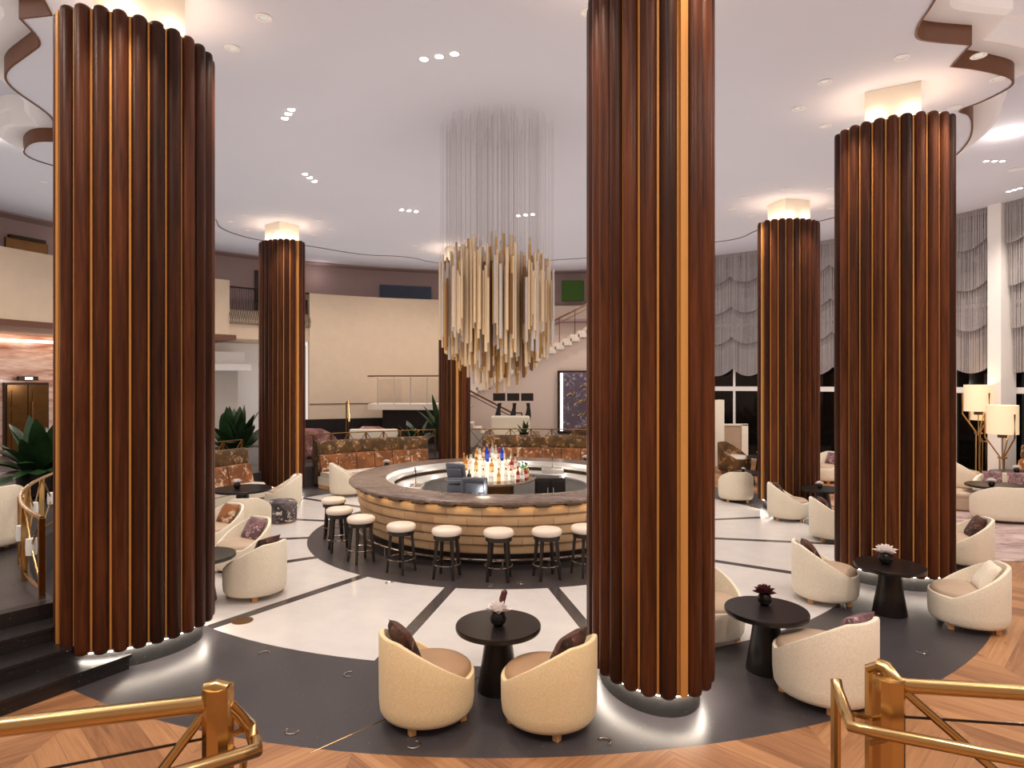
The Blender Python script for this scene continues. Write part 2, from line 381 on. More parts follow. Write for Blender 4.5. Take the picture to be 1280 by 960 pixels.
b = MB(); b.arc(RM+.3, 17.4, 5.8, 5.9, -60, -200, 50); struct(b.build('floor_mezzanine', M['mauve']))
# rose wall beyond the stair
tD = -ray_th(760, 16.6)
b = MB(); b.arc(16.4, 16.7, PH, 6.6, tC - 3, -208, 24); struct(b.build('wall_back', M['pinkwall']))
# ground floor under the mezzanine at the far side
b = MB(); tW = ray_th(170, 18.6); b.arc(18.6, 19, 0, 4.75, -58, tW, 24); struct(b.build('wall_onyx', M['onyx']))
b = MB(); b.arc(18.3, 18.55, 4.42, 4.5, -58, tW, 24); struct(b.build('trim_5', M['glow']))
b = MB(); b.arc(18.4, 18.7, 0, 4.75, tW, tB - 2, 16); struct(b.build('wall_white_recess', M['white']))
tw0, tw1 = ray_th(262, 17.2), ray_th(301, 17.2)
b = MB(); b.arc(17.6, 18.2, .6, 3.55, tw0, tw1, 6); struct(b.build('wall_grey_panel', plain('grey_panel', srgb(176,164,154), .6, 0, .03)))
b = MB(); b.arc(16.6, 18.3, 3.55, 3.8, tw0+2, tw1-.8, 8); b.arc(16.9, 18.3, 3.8, 4.3, tw0+2, tw1-.2, 8); struct(b.build('ceiling_dropped_soffit', M['white']))

# windows on the lounge side: night glass, white frames
RW = 15.8; T0 = 144.3; DT = 4.67
b = MB(); b.arc(RW+.02, RW+.06, .1, HO, 60, 154, 60); 
g = struct(b.build('window_1', M['night']))
b = MB()
k = -3
for k in range(-2, 18):
    t = T0 - DT*k; w = .28
    b.arc(RW-.07, RW+.02, 0, HO, t - w/2, t + w/2, 1)
for z0, z1 in ((5.35,5.45), (2.72,2.9), (.0,.14)):
    b.arc(RW-.06, RW+.02, z0, z1, 60, 154, 60)
b.build('window_frame', M['white'], g)
b = MB(); b.arc(RW+3, RW+3.2, 0, HO+1, 55, 160, 30); struct(b.build('wall_night_outside', M['nightout']))
tp = ray_th(1250, RW-.5)
b = MB(); b.arc(RW-.75, RW-.1, 0, HO, tp - .7, tp + .7, 3); struct(b.build('pillar_white', M['white']))
tp2 = ray_th(800, 16)
b = MB(); b.arc(15.2, 17, 0, HO, 152, 156, 3); struct(b.build('wall_back_return', M['white']))
# bead curtains: uncountable strands, one object per hanging tier; strands are narrowed under the tier above to imitate its shade
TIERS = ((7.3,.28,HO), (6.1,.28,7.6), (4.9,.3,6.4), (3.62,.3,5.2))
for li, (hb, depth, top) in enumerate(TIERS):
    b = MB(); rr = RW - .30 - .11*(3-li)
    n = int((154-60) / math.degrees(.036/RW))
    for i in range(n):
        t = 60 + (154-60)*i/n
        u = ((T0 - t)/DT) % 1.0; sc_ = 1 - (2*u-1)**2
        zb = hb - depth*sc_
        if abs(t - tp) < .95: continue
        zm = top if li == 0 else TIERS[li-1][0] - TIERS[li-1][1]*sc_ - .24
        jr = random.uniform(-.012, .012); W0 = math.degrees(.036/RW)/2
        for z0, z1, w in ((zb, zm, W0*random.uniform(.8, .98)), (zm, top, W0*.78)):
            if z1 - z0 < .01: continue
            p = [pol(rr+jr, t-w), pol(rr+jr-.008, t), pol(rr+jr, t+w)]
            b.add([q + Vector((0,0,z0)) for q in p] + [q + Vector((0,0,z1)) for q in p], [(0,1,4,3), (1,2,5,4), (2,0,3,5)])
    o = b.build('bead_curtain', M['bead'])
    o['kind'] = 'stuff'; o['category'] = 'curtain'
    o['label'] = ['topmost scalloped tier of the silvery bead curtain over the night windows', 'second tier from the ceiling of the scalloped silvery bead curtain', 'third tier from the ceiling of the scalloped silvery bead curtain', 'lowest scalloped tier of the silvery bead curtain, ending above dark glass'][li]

# ------------------------------------------------------------------ columns
A, B = .735, .505
def ell_points(n, a, b_):
    N = 2000; pts = [(a*cos(2*pi*i/N), b_*sin(2*pi*i/N)) for i in range(N+1)]
    L = [0]
    for i in range(N): L.append(L[-1] + math.hypot(pts[i+1][0]-pts[i][0], pts[i+1][1]-pts[i][1]))
    out = []; j = 0; p_ = L[-1]/(n - 2 + 2*.46); ss = []
    for k in range(n):
        q = k % (n//2); ss.append((L[-1]/2 if k >= n//2 else 0) + (0 if q == 0 else p_*(.23 + q - .5)))
    for k in range(n):
        while L[j] < ss[k]: j += 1
        t = 2*pi*j/N; nx, ny = cos(t)/a, sin(t)/b_; q = math.hypot(nx, ny)
        out.append((pts[j][0], pts[j][1], nx/q, ny/q, p_))
    return out
COLB, COLT = .21, 6.9
def make_column(label, loc, rz):
    t = thing('fluted_column', label, 'column', loc, rz, 'fluted timber columns')
    pts = ell_points(24, A, B)
    for i, (x, y, nx, ny, pitch) in enumerate(pts):
        tx, ty = -ny, nx
        if i in (0, 12):
            w = pitch*.2; m = MB()
            poly = [(x+tx*w, y+ty*w), (x+tx*w+nx*.05, y+ty*w+ny*.05), (x+nx*.062, y+ny*.062), (x-tx*w+nx*.05, y-ty*w+ny*.05), (x-tx*w, y-ty*w)]
            m.prism(poly, lambda p: (p[0], p[1], COLB+.02), lambda p: (p[0], p[1], COLT-.02)); o = m.build('end_strip', M['gold'], t); o['label'] = 'wide pale gold strip closing the end of the column'
            continue
        w = pitch*.462; d = .075; poly = []
        for k in range(11):
            a = pi*k/10; poly.append((x + tx*w*cos(a) + nx*d*sin(a), y + ty*w*cos(a) + ny*d*sin(a)))
        poly += [(x - tx*w - nx*.03, y - ty*w - ny*.03), (x + tx*w - nx*.03, y + ty*w - ny*.03)]
        m = MB()
        cxp = sum(p[0] for p in poly)/len(poly); cyp = sum(p[1] for p in poly)/len(poly)
        sh = lambda s, z: [Vector((cxp + (p[0]-cxp)*s, cyp + (p[1]-cyp)*s, z)) for p in poly]
        m.loft([sh(.6, COLB), sh(.9, COLB+.015), sh(1, COLB+.05), sh(1, COLT-.05), sh(.9, COLT-.015), sh(.6, COLT)], True, True)
        m.build('rib', M['rib'], t, 50)
    m = MB(); m.lathe([(1, COLB+.02), (1, COLT-.03)], 96, (0,0,0), A+.016, B+.016); m.build('backing', M['gold'], t, 40)
    m = MB(); m.lathe([(1, 0), (1, COLB-.0)], 64, (0,0,0), A-.06, B-.06); m.build('plinth', M['plinth'], t, 40)
    m = MB(); m.loft([[Vector((q*cos(2*pi*k/64), q2*sin(2*pi*k/64), COLB-.004)) for k in range(64)] for q, q2 in ((A-.055, B-.055), (A-.015, B-.015))]); m.build('light_strip', M['basestrip'], t)
    m = MB(); m.box((-.36,-.34,COLT-.04), (.36,.34,HD-.004)); m.build('core_block', M['core'], t)
    return t
def col_light(x, y, rz, s, base=True, up=1.0, bs=1.0):
    for k in range(8):
        a = 2*pi*(k+.5)/8; ex, ey = .6*cos(a), .47*sin(a)
        lamp('POINT', (x + (ex*cos(rz)-ey*sin(rz))*s, y + (ex*sin(rz)+ey*cos(rz))*s, COLT + .06), 3.6*up, (1,.88,.72), .06)
COLS = [  # label, x, y, theta (radial), scale, base lights
 ('fluted dark red timber column standing beside the black stone steps', -4.22, 7.25, -41, 1.0),
 ('tallest fluted timber column rising beside the nearest tub chairs, its top out of view', 1.36, 6.42, 12, 1.0),
 ('fluted timber column behind the round table with the white flower, near parquet floor', 5.80, 9.75, 59, 1.0),
 ('slim distant fluted timber column in front of the bead curtain, cream chair at its foot', 6.72, 15.55, 105, .96),
 ('distant fluted timber column between the two rust-coloured banquettes', -6.38, 17.75, -125.7, .92),
 ('farthest fluted timber column, partly hidden behind the chandelier', -1.87, 20.8, -167.4, .88)]
col0 = None
for i, (lb, x, y, th, s) in enumerate(COLS):
    a = R(th); rz = atan2(-cos(a), sin(a))
    if col0 is None: col0 = make_column(lb, (x,y,0), rz); c = col0
    else: c = dup(col0, lb, (x,y,0), rz)
    c.scale = (s, s, 1)
    if i in (4,5): c.scale = (s, s, 1)
    col_light(x, y, rz, s, i < 5, 1.0, (.6, 1.3, 1.3, .6, .6, .6)[i])

# recessed downlights
def ceil_h(x, y): return HD + dome(math.hypot(x-CX, y-CY))
def dl_mesh():
    m = MB(); m.mi = 0; m.lathe([(.085, 0), (.1, -.014), (.07, -.014), (.055, .01)], 16, cap0=False, cap1=False); m.mi = 1; m.lathe([(.052, -.004), (.052, -.006)], 16)
    return m.mesh('downlight', [M['white'], M['led2']], 40)
M['led2'] = emit('dim_led', srgb(255,244,232), .7)
DLM = dl_mesh()
names = ['beside the black stone steps','with its top out of view','behind the white flower table','by the bead curtain','between the banquettes','behind the chandelier']
for i, (lb, x, y, th, s) in enumerate(COLS):
    for k in range(8):
        a = 2*pi*k/8 + .35
        px, py = x + 1.32*cos(a), y + 1.25*sin(a)
        o = link('downlight', DLM); o.location = (px, py, ceil_h(px, py) + .006)
        tag(o, 'small round downlight in the ceiling ring around the column ' + names[i], 'downlight', 'downlights around column ' + names[i])
    for k in range(4):
        a = 2*pi*k/4 + .35
        px, py = x + 1.32*cos(a), y + 1.25*sin(a)
        lamp('SPOT', (px, py, HD - .03), 210, (1,.82,.64), .05, 50, (x + .5*cos(a), y + .5*sin(a), 5.3), 1.0)
TR = [(549,70,(19,-4),'nearest the photographer, above the tub chairs'), (360,142,(4,-5.5),'beside the column with the stone steps'), (387,222,(6,4.3),'on the terrace side of the chandelier'), (511,264,(9,1.2),'farther than the chandelier wires, toward the beige wall'),
      (657,271,(9,-.6),'behind the chandelier wires'), (880,187,(4,-3.8),'beside the tallest column'), (1243,201,(10,0),'near the lounge windows, beyond the edge trim'), (1268,237,(7,-2),'closest to the bead curtain')]
lm = MB(); lm.mi = 0; lm.lathe([(.06,.004),(.075,-.01),(.06,-.012)], 14, cap0=False, cap1=False); lm.mi = 1; lm.lathe([(.06,-.008),(.03,-.02)], 14); LMM = lm.mesh('lamp', [M['white'], M['led']], 40)
for px, py, (dx, dy), lb in TR:
    hh = HD if px < 1200 else HO
    p = G(px, py, hh)
    for _ in range(6):
        if px < 1200: p = G(px, py, ceil_h(p.x, p.y))
    t = thing('triple_downlight', 'row of three tiny bright ceiling spotlights ' + lb, 'downlight', p, 0, 'triple ceiling spotlights')
    for k in (-1, 0, 1):
        q = G(px + dx*k, py + dy*k, p.z) - p
        zc = (ceil_h(p.x+q.x, p.y+q.y) if px < 1200 else HO) - p.z
        o = link('lamp', LMM, t); o.location = (q.x, q.y, zc)
        if k == 0: lamp('SPOT', p + Vector((q.x, q.y, -.05)), 520, (1,.9,.78), .08, 110, (p.x, p.y, 0), .9)

b = MB(); b.tube([G(603,845)+Vector((0,0,.0005)), G(388,941)+Vector((0,0,.0005))], .004, 4); struct(b.build('floor_joint', M['brass']))
b = MB(); b.lathe([(.13,0),(.13,.004),(.12,.005)], 32); o = b.build('floor_disc', M['bronze']); o.location = G(303,776); tag(o, 'bronze disc set in the dark spoke beside the stepped column', 'floor fitting')
# ------------------------------------------------------------------ armchairs
def sstep(a, b_, x):
    t = min(1, max(0, (x-a)/(b_-a))); return t
def shell_mesh(name, mat, top=.79, low=.41, Ro=.43, wid=1.0, flat=False):
    m = MB(); N = 72; rings = [[] for _ in range(12)]
    for i in range(N):
        f = 2*pi*i/N; yc = cos(f); xs = sin(f)
        t = sstep(-.88, .58, yc)
        h = top + (low-top)*t
        ro = Ro
        rim = [(ro*.84,.07),(ro*.925,.078),(ro*.975,.115),(ro*.995,.2),(ro, .25+(h-.25)*.5),(ro*1.0, h-.022),(ro*.985,h-.004),(ro*.945,h),(ro*.895,h-.004),(ro*.875,h-.03),(ro*.85, .34),(ro*.8,.30)]
        for k, (r, z) in enumerate(rim): rings[k].append(Vector((r*xs*wid, r*yc, z)))
    m.loft(rings, True, True)
    return m.mesh(name, mat, 50)
def cushion_mesh(mat, r=.355, z0=.33, z1=.475, wid=1.0):
    m = MB(); m.lathe([(r*.9, z0), (r, z0+.03), (r*1.02, (z0+z1)/2), (r, z1-.035), (r*.9, z1-.008), (r*.6, z1+.012), (0.02, z1+.018)], 40, (0,.045,0), wid, 1.0)
    return m.mesh('seat_cushion', mat, 60)
SH = {'cream': shell_mesh('tub_shell', M['shell']), 'oat': shell_mesh('tub_shell', M['shellb']), 'floral': shell_mesh('tub_shell', M['olive'], .82), 'wide': shell_mesh('tub_shell', M['shell'], .9, .42, .56, 1.0), 'broad': shell_mesh('tub_shell', M['shell'], .80, .41, .43, 1.55)}
CU = {'tan': cushion_mesh(M['leather']), 'greige': cushion_mesh(M['greige']), 'white': cushion_mesh(M['cream']), 'broad': cushion_mesh(M['greige'], wid=1.6), 'wide': cushion_mesh(M['greige'], .46)}
fm = MB(); fm.rbox((-.03,-.03,0), (.03,.03,.09), .005); FOOT = fm.mesh('foot', M['foot'])
def face(dx, dy): return atan2(-dx, dy)
def chair(label, x, y, d, shell='cream', cush='greige', z=0, s=1, name='tub_armchair', group='cream tub armchairs', cat='armchair'):
    t = thing(name, label, cat, (x,y,z), face(*d), group, s)
    link('tub_shell', SH[shell], t); link('seat_cushion', CU[cush], t)
    w = 1.5 if shell == 'broad' else 1
    for sx, sy in ((1,1),(1,-1),(-1,1),(-1,-1)):
        f = link('foot', FOOT, t); f.location = (.24*sx*w, .24*sy, 0)
    return t
def pillow_mesh(name, mat, w=.42, h=.40, th=.075):
    m = MB(); n = 12; top = []; bot = []
    for i in range(n+1):
        for j in range(n+1):
            u, v = 2*i/n-1, 2*j/n-1
            k = (max(0, 1-u**4)*max(0, 1-v**4))**.55
            pinch = 1 - .10*(1-abs(u)**2)*0 - .06*((1-u*u)*(v*v) + (1-v*v)*(u*u))
            top.append((u*w/2*pinch, th*k, v*h/2*pinch)); bot.append((u*w/2*pinch, -th*k, v*h/2*pinch))
    m.add(top, [(i*(n+1)+j, i*(n+1)+j+1, (i+1)*(n+1)+j+1, (i+1)*(n+1)+j) for i in range(n) for j in range(n)])
    m.add(bot, [(i*(n+1)+j, (i+1)*(n+1)+j, (i+1)*(n+1)+j+1, i*(n+1)+j+1) for i in range(n) for j in range(n)])
    return m.mesh(name, mat, True)
PIL = {k: pillow_mesh('throw_pillow', M[k]) for k in ('plum','brownpr','rust','pinkpr')}
PIL['white'] = pillow_mesh('throw_pillow', M['shell'])
def pillow(label, ch, kind, dx=0, dy=-.2, dz=.60, tilt=-30, yaw=0):
    o = link('throw_pillow', PIL[kind]); rz = ch.rotation_euler[2]; s = ch.scale[0]
    o.location = Vector(ch.location) + Matrix.Rotation(rz, 3, 'Z') @ Vector((dx, dy, dz))*s
    o.rotation_euler = (Matrix.Rotation(rz + R(yaw), 3, 'Z') @ Matrix.Rotation(R(abs(tilt)), 3, 'X')).to_euler()
    return tag(o, label, 'pillow')
def aim(x, y, tx, ty): return (tx-x, ty-y)

# tables
def table_mesh(r=.42, h=.64):
    a = MB(); a.lathe([(r*.9, h-.055), (r*.985, h-.05), (r, h-.035), (r, h-.012), (r*.985, h), (.01, h)], 56)
    p = MB(); p.lathe([(.2, 0), (.205, .01), (.16, .3), (.125, h-.09), (.15, h-.05)], 32)
    return a, p
def table(label, x, y, r=.42, h=.64, z=0, top='black'):
    t = thing('pedestal_table', label, 'table', (x,y,z), 0, 'black pedestal tables')
    a, p = table_mesh(r, h); a.build('tabletop', M[top], t, 40); p.build('pedestal', M['black'], t, 40)
    return t
def flower(label, x, y, z, kind='petal', stem=False, s=1.0):
    t = thing('flower_vase', label, 'flower', (x,y,z), 0 if stem else random.uniform(0,6), 'table flowers', s)
    m = MB(); m.lathe([(.03,0),(.055,.03),(.06,.06),(.045,.095),(.04,.1)], 20); m.build('vase', M['pot'], t, 60)
    m = MB()
    for k in range(26):
        a = k*2.4; el = R(10 + 68*(k/26)); l = .11 - .04*(k/26)
        d = Vector((cos(a)*cos(el), sin(a)*cos(el), sin(el))); sd = Vector((-sin(a), cos(a), 0)); up = d.cross(sd)*-.012
        c = Vector((0,0,.1))
        m.add([c, c+d*l*.55+sd*.034-up, c+d*l, c+d*l*.55-sd*.034-up, c+d*l*.55+up], [(0,1,4),(1,2,4),(2,3,4),(3,0,4)])
    m.build('blossom', M[kind], t)
    if stem:
        m = MB(); m.tube([(.02,.05,.1),(.03,.07,.17),(.045,.075,.22),(.055,.075,.235)], [.012,.024,.024,.008], 8); m.build('bud', M['petald'], t, True)
    return t

T1 = (-.135, 6.3); T2 = (2.67, 6.72); T3 = (4.94, 8.37)
table('black pedestal table between the two nearest cream tub chairs', *T1); flower('pale blossom in a black vase with a tall dark bud, nearest table', T1[0]+.0, T1[1]-.05, .64, 'petal', True, 1.35)
table('black pedestal table beside the tallest column, wine-dark flower on top', *T2); flower('wine-dark flower in a small round black vase', T2[0]+.03, T2[1]+.12, .64, 'petald', False, 1.25)
table('black pedestal table in front of the broad column near the parquet, white flower on top', *T3); flower('open white flower in a black vase before the broad column', T3[0]-.04, T3[1]+.02, .64, 'petal', False, 1.5)
a1 = chair('nearest cream tub chair with its back to the grey ring, west of the first table', -.77, 5.80, (.85,.5), 'oat', 'tan'); a1['label'] = 'foreground tub chair left of the nearest table, dark pillow standing against its back'
a2 = chair('foreground tub chair between the nearest table and the tallest column', .33, 5.72, (-.8,.6), 'oat', 'tan')
pillow('dark brown patterned pillow in the tub chair left of the nearest table', a1, 'brownpr', -.06, -.19, .66, 24)
pillow('dark brown patterned pillow in the tub chair touching the tallest column', a2, 'brownpr', .0, -.19, .66, 26)
a3 = chair('cream tub chair half hidden behind the tallest column, white pillow inside', 2.32, 7.62, (.35,-.95), 'cream', 'greige')
pillow('white pillow in the tub chair behind the tallest column', a3, 'white', .05, -.2, .63,30)
a4 = chair('large cream tub chair seen from behind, next to the foreground brass rail post', 3.0, 6.15, (-.48,.88), 'cream', 'greige', 0, 1.08)
pillow('plum printed pillow lying low in the tub chair by the brass rail post', a4, 'plum', .1, -.2, .62, 24)
a5 = chair('cream tub chair facing the white flower table, dark printed pillow inside', 4.36, 8.92, (.93,-.2), 'cream', 'greige')
pillow('dark printed pillow in the tub chair facing the white flower table', a5, 'brownpr', .0, -.17, .63,30)
a6 = chair('cream tub chair standing partly on parquet, pale pillow inside', 5.68, 7.97, (-.93,.35), 'cream', 'greige')
pillow('pale beige pillow in the tub chair standing partly on parquet', a6, 'white', .0, -.19, .62, 32)
a7 = chair('cream tub chair just behind the broad column on the lounge side', 7.5, 10.65, (-.95,.3), 'cream', 'greige')
pillow('dark plum pillow in the tub chair just behind the broad column', a7, 'brownpr', 0, -.18, .63,30)
a8 = chair('cream tub chair partly hidden by the broad column, facing it', 6.2, 12.35, (.9,-.2), 'cream', 'greige')
pillow('brown printed pillow in the chair partly hidden by the broad column', a8, 'brownpr', 0, -.15, .63,30)
a9 = chair('cream tub chair at the foot of the slim distant column', 6.12, 14.2, (.9,-.25), 'cream', 'greige')
pillow('brown printed pillow in the chair at the foot of the slim column', a9, 'brownpr', 0, -.18, .63,30)
chair('cream tub chair turned with its rounded back to the terrazzo, near dark low tables', 5.75, 16.45, (.15,1), 'cream', 'greige')
table('dark round table glimpsed between the slim and the broad column', 7.05, 14.5, .48); flower('white flower on the table between slim and broad column', 6.95, 14.45, .64)
a12 = chair('cream tub chair far back between slim and broad columns, plum pillow inside', 9.6, 19.6, (-.85,-.5), 'cream', 'greige', 0, 1.15)
pillow('small plum pillow in the far chair between slim and broad columns', a12, 'plum', -.1, -.15, .63,30)
chair('flowered velvet tub chair by the pale folding screens', 7.5, 21.6, (.7,-.7), 'floral', 'white', 0, 1.25, 'tub_armchair', 'flowered velvet chairs')
table('black round table beside the flowered velvet chair', 8.15, 20.95, .45); flower('white flower on the table by the flowered velvet chair', 8.1, 20.95, .64)
table('very low black round table in front of the flowered velvet chair', 7.05, 19.1, .45, .38); flower('small white flower on the very low black table', 6.9, 19.1, .38, s=.8)
chair('cream tub chair just beyond the slim column beside the very low table', 8.3, 19.2, (-.8,.3), 'cream', 'greige')
# lounge near the windows
chair('cream lounge chair in profile under the tall lamps', 12.85, 18.3, (.95,-.25), 'cream', 'greige', 0, 1.12)
chair('broad cream chair seen from behind on the rug edge', 10.75, 13.95, (.25,1), 'broad', 'broad', 0, 1.0, 'tub_armchair')
tw = chair('cream lounge chair with two pink pillows beyond the lounge table', 12.0, 15.55, (-.45,-.9), 'broad', 'broad', 0, 1.0, 'tub_armchair')
pillow('pink pillow nearer the column in the two-pillow lounge chair', tw, 'plum', .25, -.1, .66, 15)
pillow('pink pillow farther from the column in the two-pillow lounge chair', tw, 'plum', -.25, -.1, .66, 15)
table('glossy dark table on the rug, flower vase on it', 11.35, 15.0, .62, .64); flower('white and plum flower on the rug table', 11.05, 14.75, .64, s=1.15)
table('farther glossy table below the floor lamps', 12.95, 16.45, .56, .74); flower('pink flower on the farther lounge table', 12.85, 16.3, .74, 'petal', s=1.15)
def ottoman(label, x, y, mat, r=.33, h=.43):
    t = thing('ottoman', label, 'ottoman', (x,y,0))
    m = MB(); m.lathe([(r*.93,.03),(r,.06),(r*1.0,h*.72)], 40); m.build('drum', mat, t, 40)
    m = MB(); m.lathe([(r*.98,h*.72),(r*1.02,h*.8),(r*1.0,h*.94),(r*.9,h),(.02,h+.01)], 40); m.build('cushion', mat, t, 60)
    m = MB(); m.lathe([(r*.85,0),(r*.85,.03)], 32); m.build('base', M['foot'], t)
ottoman('round beige ottoman behind the broad column on the rug', 10.75, 15.35, M['greige'], .42, .45)
ottoman('round grey patterned ottoman beside the far tub chair on terrazzo', -5.02, 13.95, M['graypr'], .32, .46)
b = MB(); b.box((7.9, 10.8, .002), (15.2, 16.2, .014)); tag(b.build('rug', M['carpet']), 'pale mauve rug on the parquet under the lounge tables', 'rug')
# sofa with flowered back along the windows
def arc_sofa(name, label, r0, th0, th1, z=0, s=.9, bandmat='rust', topmat='olive', group='flowered banquettes', hb=1.33, segs=3, cat='banquette'):
    t = thing(name, label, cat, (0,0,0), 0, group)
    n = max(8, int(abs(th1-th0)))
    sg = 1 if th1 > th0 else -1
    def ring(prof, a0, a1, nn):
        m = MB(); m.loft([[pol(r, a0+(a1-a0)*i/nn, zz+z) for r, zz in prof] for i in range(nn+1)], True, True); return m
    ring([(r0+.06,.0),(r0+.6,.0),(r0+.6,.1),(r0+.06,.1)], th0, th1, n).build('plinth', M['foot'], t)
    ring([(r0,.1),(r0+.62,.1),(r0+.62,.32),(r0,.32)], th0, th1, n).build('seat_base', M['shell'], t)
    for k in range(segs):
        a0 = th0+(th1-th0)*k/segs; a1 = th0+(th1-th0)*(k+1)/segs; g = .05*sg
        ring([(r0-.01,.34),(r0+.02,.32),(r0+.5,.32),(r0+.5,.46),(r0+.05,.47),(r0,.44)], a0+g, a1-g, 8).build('seat_cushion', M['cream'], t, 50)
    ns = segs*2
    for k in range(ns):
        a0 = th0+(th1-th0)*k/ns; a1 = th0+(th1-th0)*(k+1)/ns; g = .08*sg
        ring([(r0+.42,.46),(r0+.62,.46),(r0+.66,hb-.44),(r0+.62,hb-.39),(r0+.53,hb-.42)], a0+g, a1-g, 8).build('back_cushion', M[bandmat], t, 50)
    ring([(r0+.64,.1),(r0+.85,.1),(r0+.88,hb-.06),(r0+.82,hb),(r0+.72,hb),(r0+.66,hb-.05),(r0+.62,hb-.3),(r0+.66,hb-.42)], th0, th1, n*2).build('backrest', M[topmat], t, 50)
    return t
arc_sofa('banquette', 'flowered banquette nearest the fluted column with the steps, before the big plant', 6.98, -94, -117.5, segs=2)
arc_sofa('banquette', 'long rust flowered banquette below the beige drum wall', 6.98, -134, -160.5, segs=3)
arc_sofa('banquette', 'rust flowered banquette behind the bar bottles, near the violet artwork', 7.0, -174, -203, segs=3)
arc_sofa('banquette', 'flowered sofa against the windows between slim and broad columns', 13.4, 122, 116, hb=1.15, segs=2, group='window sofas')
arc_sofa('banquette', 'flowered sofa against the windows below the shorter lamp', 14.5, 108, 99, hb=1.3, segs=2, group='window sofas')
# left group
lt = table('round table with greenish glossy top tucked beside the stepped column', -4.3, 8.85, .45, .64, top='lining')
c20 = chair('cream tub chair whose back faces the terrazzo, nearest beside the stepped column', -3.66, 9.12, (-.8,.35), 'cream', 'greige')
pillow('brown pillow in the tub chair nearest beside the stepped column', c20, 'brownpr', 0, -.19, .66, 24)
c21 = chair('cream tub chair holding a plum printed pillow beside the greenish table', -4.35, 10.35, (-.55,-.85), 'cream', 'greige')
pillow('plum printed pillow beside the greenish glossy table', c21, 'plum', 0, -.19, .62, 32)
c22 = chair('cream tub chair with a rust flowered pillow, half behind the stepped column', -5.3, 11.55, (-.5,-.85), 'cream', 'greige')
pillow('rust flowered pillow half behind the stepped column', c22, 'rust', 0, -.19, .62, 32)
chair('cream tub chair with its rounded back turned to the stepped column', -5.25, 12.75, (-.25,1), 'cream', 'greige')
table('large dark round table before the first banquette, white flower on it', -6.0, 14.25, .62, .68); flower('white flower on the large dark table by the first banquette', -6.1, 14.2, .68, s=1.3)
c23 = chair('cream tub chair with white pillow in front of the distant column by the banquettes', -5.55, 15.55, (-.9,-.3), 'cream', 'greige')
pillow('white pillow in the tub chair in front of the distant banquette column', c23, 'white', 0, -.19, .62, 32)
chair('tall cream chair between the bar and the long banquette', -4.45, 17.3, (.9,.3), 'cream', 'greige', 0, 1.1)
table('dark oval table before the long banquette, small flower on it', -3.35, 18.2, .55, .64); flower('small white flower in black vase before the long banquette', -3.55, 18.15, .64, s=1.3)
table('table behind the bottles, in front of the far banquette', 1.0, 19.0, .6, .7); 
table('table by the tallest column, in front of the far banquette', 2.4, 18.6, .6, .7); flower('small pale flower on table by the far banquette', 2.15, 18.6, .7, s=1.4)
chair('large cream sofa chair at the frame edge on the terrace beside the brass balustrade', -7.78, 9.3, (-.9,.5), 'wide', 'wide', PH, 1.05, 'tub_armchair')

# ------------------------------------------------------------------ bar
def lring(prof, n=120, c=(CX,CY)):
    m = MB(); m.loft([[Vector((c[0]+r*sin(2*pi*i/n), c[1]-r*cos(2*pi*i/n), z)) for r, z in prof] for i in range(n)] , False, False)
    # close the loop
    k = len(prof); N = n
    m.f += [((N-1)*k+i, (N-1)*k+(i+1) % k, (i+1) % k, i) for i in range(k)]; m.m += [m.mi]*k
    return m
bar = thing('round_bar', 'large round bar clad in tan leather bands with a dark veneer counter', 'bar', (0,0,0))
lring([(2.42,1.07),(3.1,1.07),(3.13,1.085),(3.13,1.115),(3.1,1.13),(2.42,1.13)]).build('countertop', M['bartop'], bar, 40)
lring([(2.26,1.0),(2.42,1.0),(2.42,1.128),(2.40,1.128),(2.38,1.05),(2.26,1.05)]).build('inner_ledge', M['steel'], bar, 40)
bands = [(2.98,.87,1.02), (2.95,.70,.87), (2.91,.53,.70), (2.86,.37,.53), (2.80,.21,.37)]
for k, (r, z0, z1) in enumerate(bands):
    lring([(r-.3,z0),(r-.03,z0),(r,z0+.02),(r+.012,(z0+z1)/2),(r,z1-.02),(r-.03,z1),(r-.3,z1)], 144).build('leather_band', M['barpanel'], bar, 30)
lring([(2.5,.0),(2.62,.0),(2.62,.22),(2.5,.22)]).build('toe_kick', M['black_stone'], bar, 40)
lring([(2.5,1.0),(2.86,1.0),(2.86,1.07),(2.5,1.07)]).build('under_counter', M['darkwood'], bar, 40)
m = MB(); m.loft([[pol(2.93+.02*cos(2*pi*k/8), 360*i/120, .16+.02*sin(2*pi*k/8)) for k in range(8)] for i in range(121)])
m.build('foot_rail', M['chrome'], bar, True)
for k in range(24):
    m = MB(); m.box((-.012,-.012,.0), (.012,.012,.145), Matrix.Translation(pol(2.93, 15*k))); m.build('rail_post', M['chrome'], bar)
m = lring([(1.72,.88),(2.28,.88),(2.28,.92),(1.72,.92)]); m.build('work_counter', M['steel'], bar, 40)
lring([(1.78,.0),(1.80,.0),(1.80,.88),(1.78,.88)]).build('cabinet_front', M['steel'], bar, 40)
lring([(0.02,.0),(2.62,.0),(2.62,.01),(0.02,.01)]).build('bar_floor', M['black'], bar)
# brackets under the overhang
for k in range(36):
    m = MB(); m.arc(2.9, 3.05, 1.02, 1.07, 10*k, 10*k+5, 2); m.build('counter_bracket', M['darkwood'], bar)
m = MB(); m.loft([[pol(q, 360*i/120, 1.066) for i in range(120)] for q in (3.055, 3.075)]); m.build('light_strip', M['barstrip'], bar)
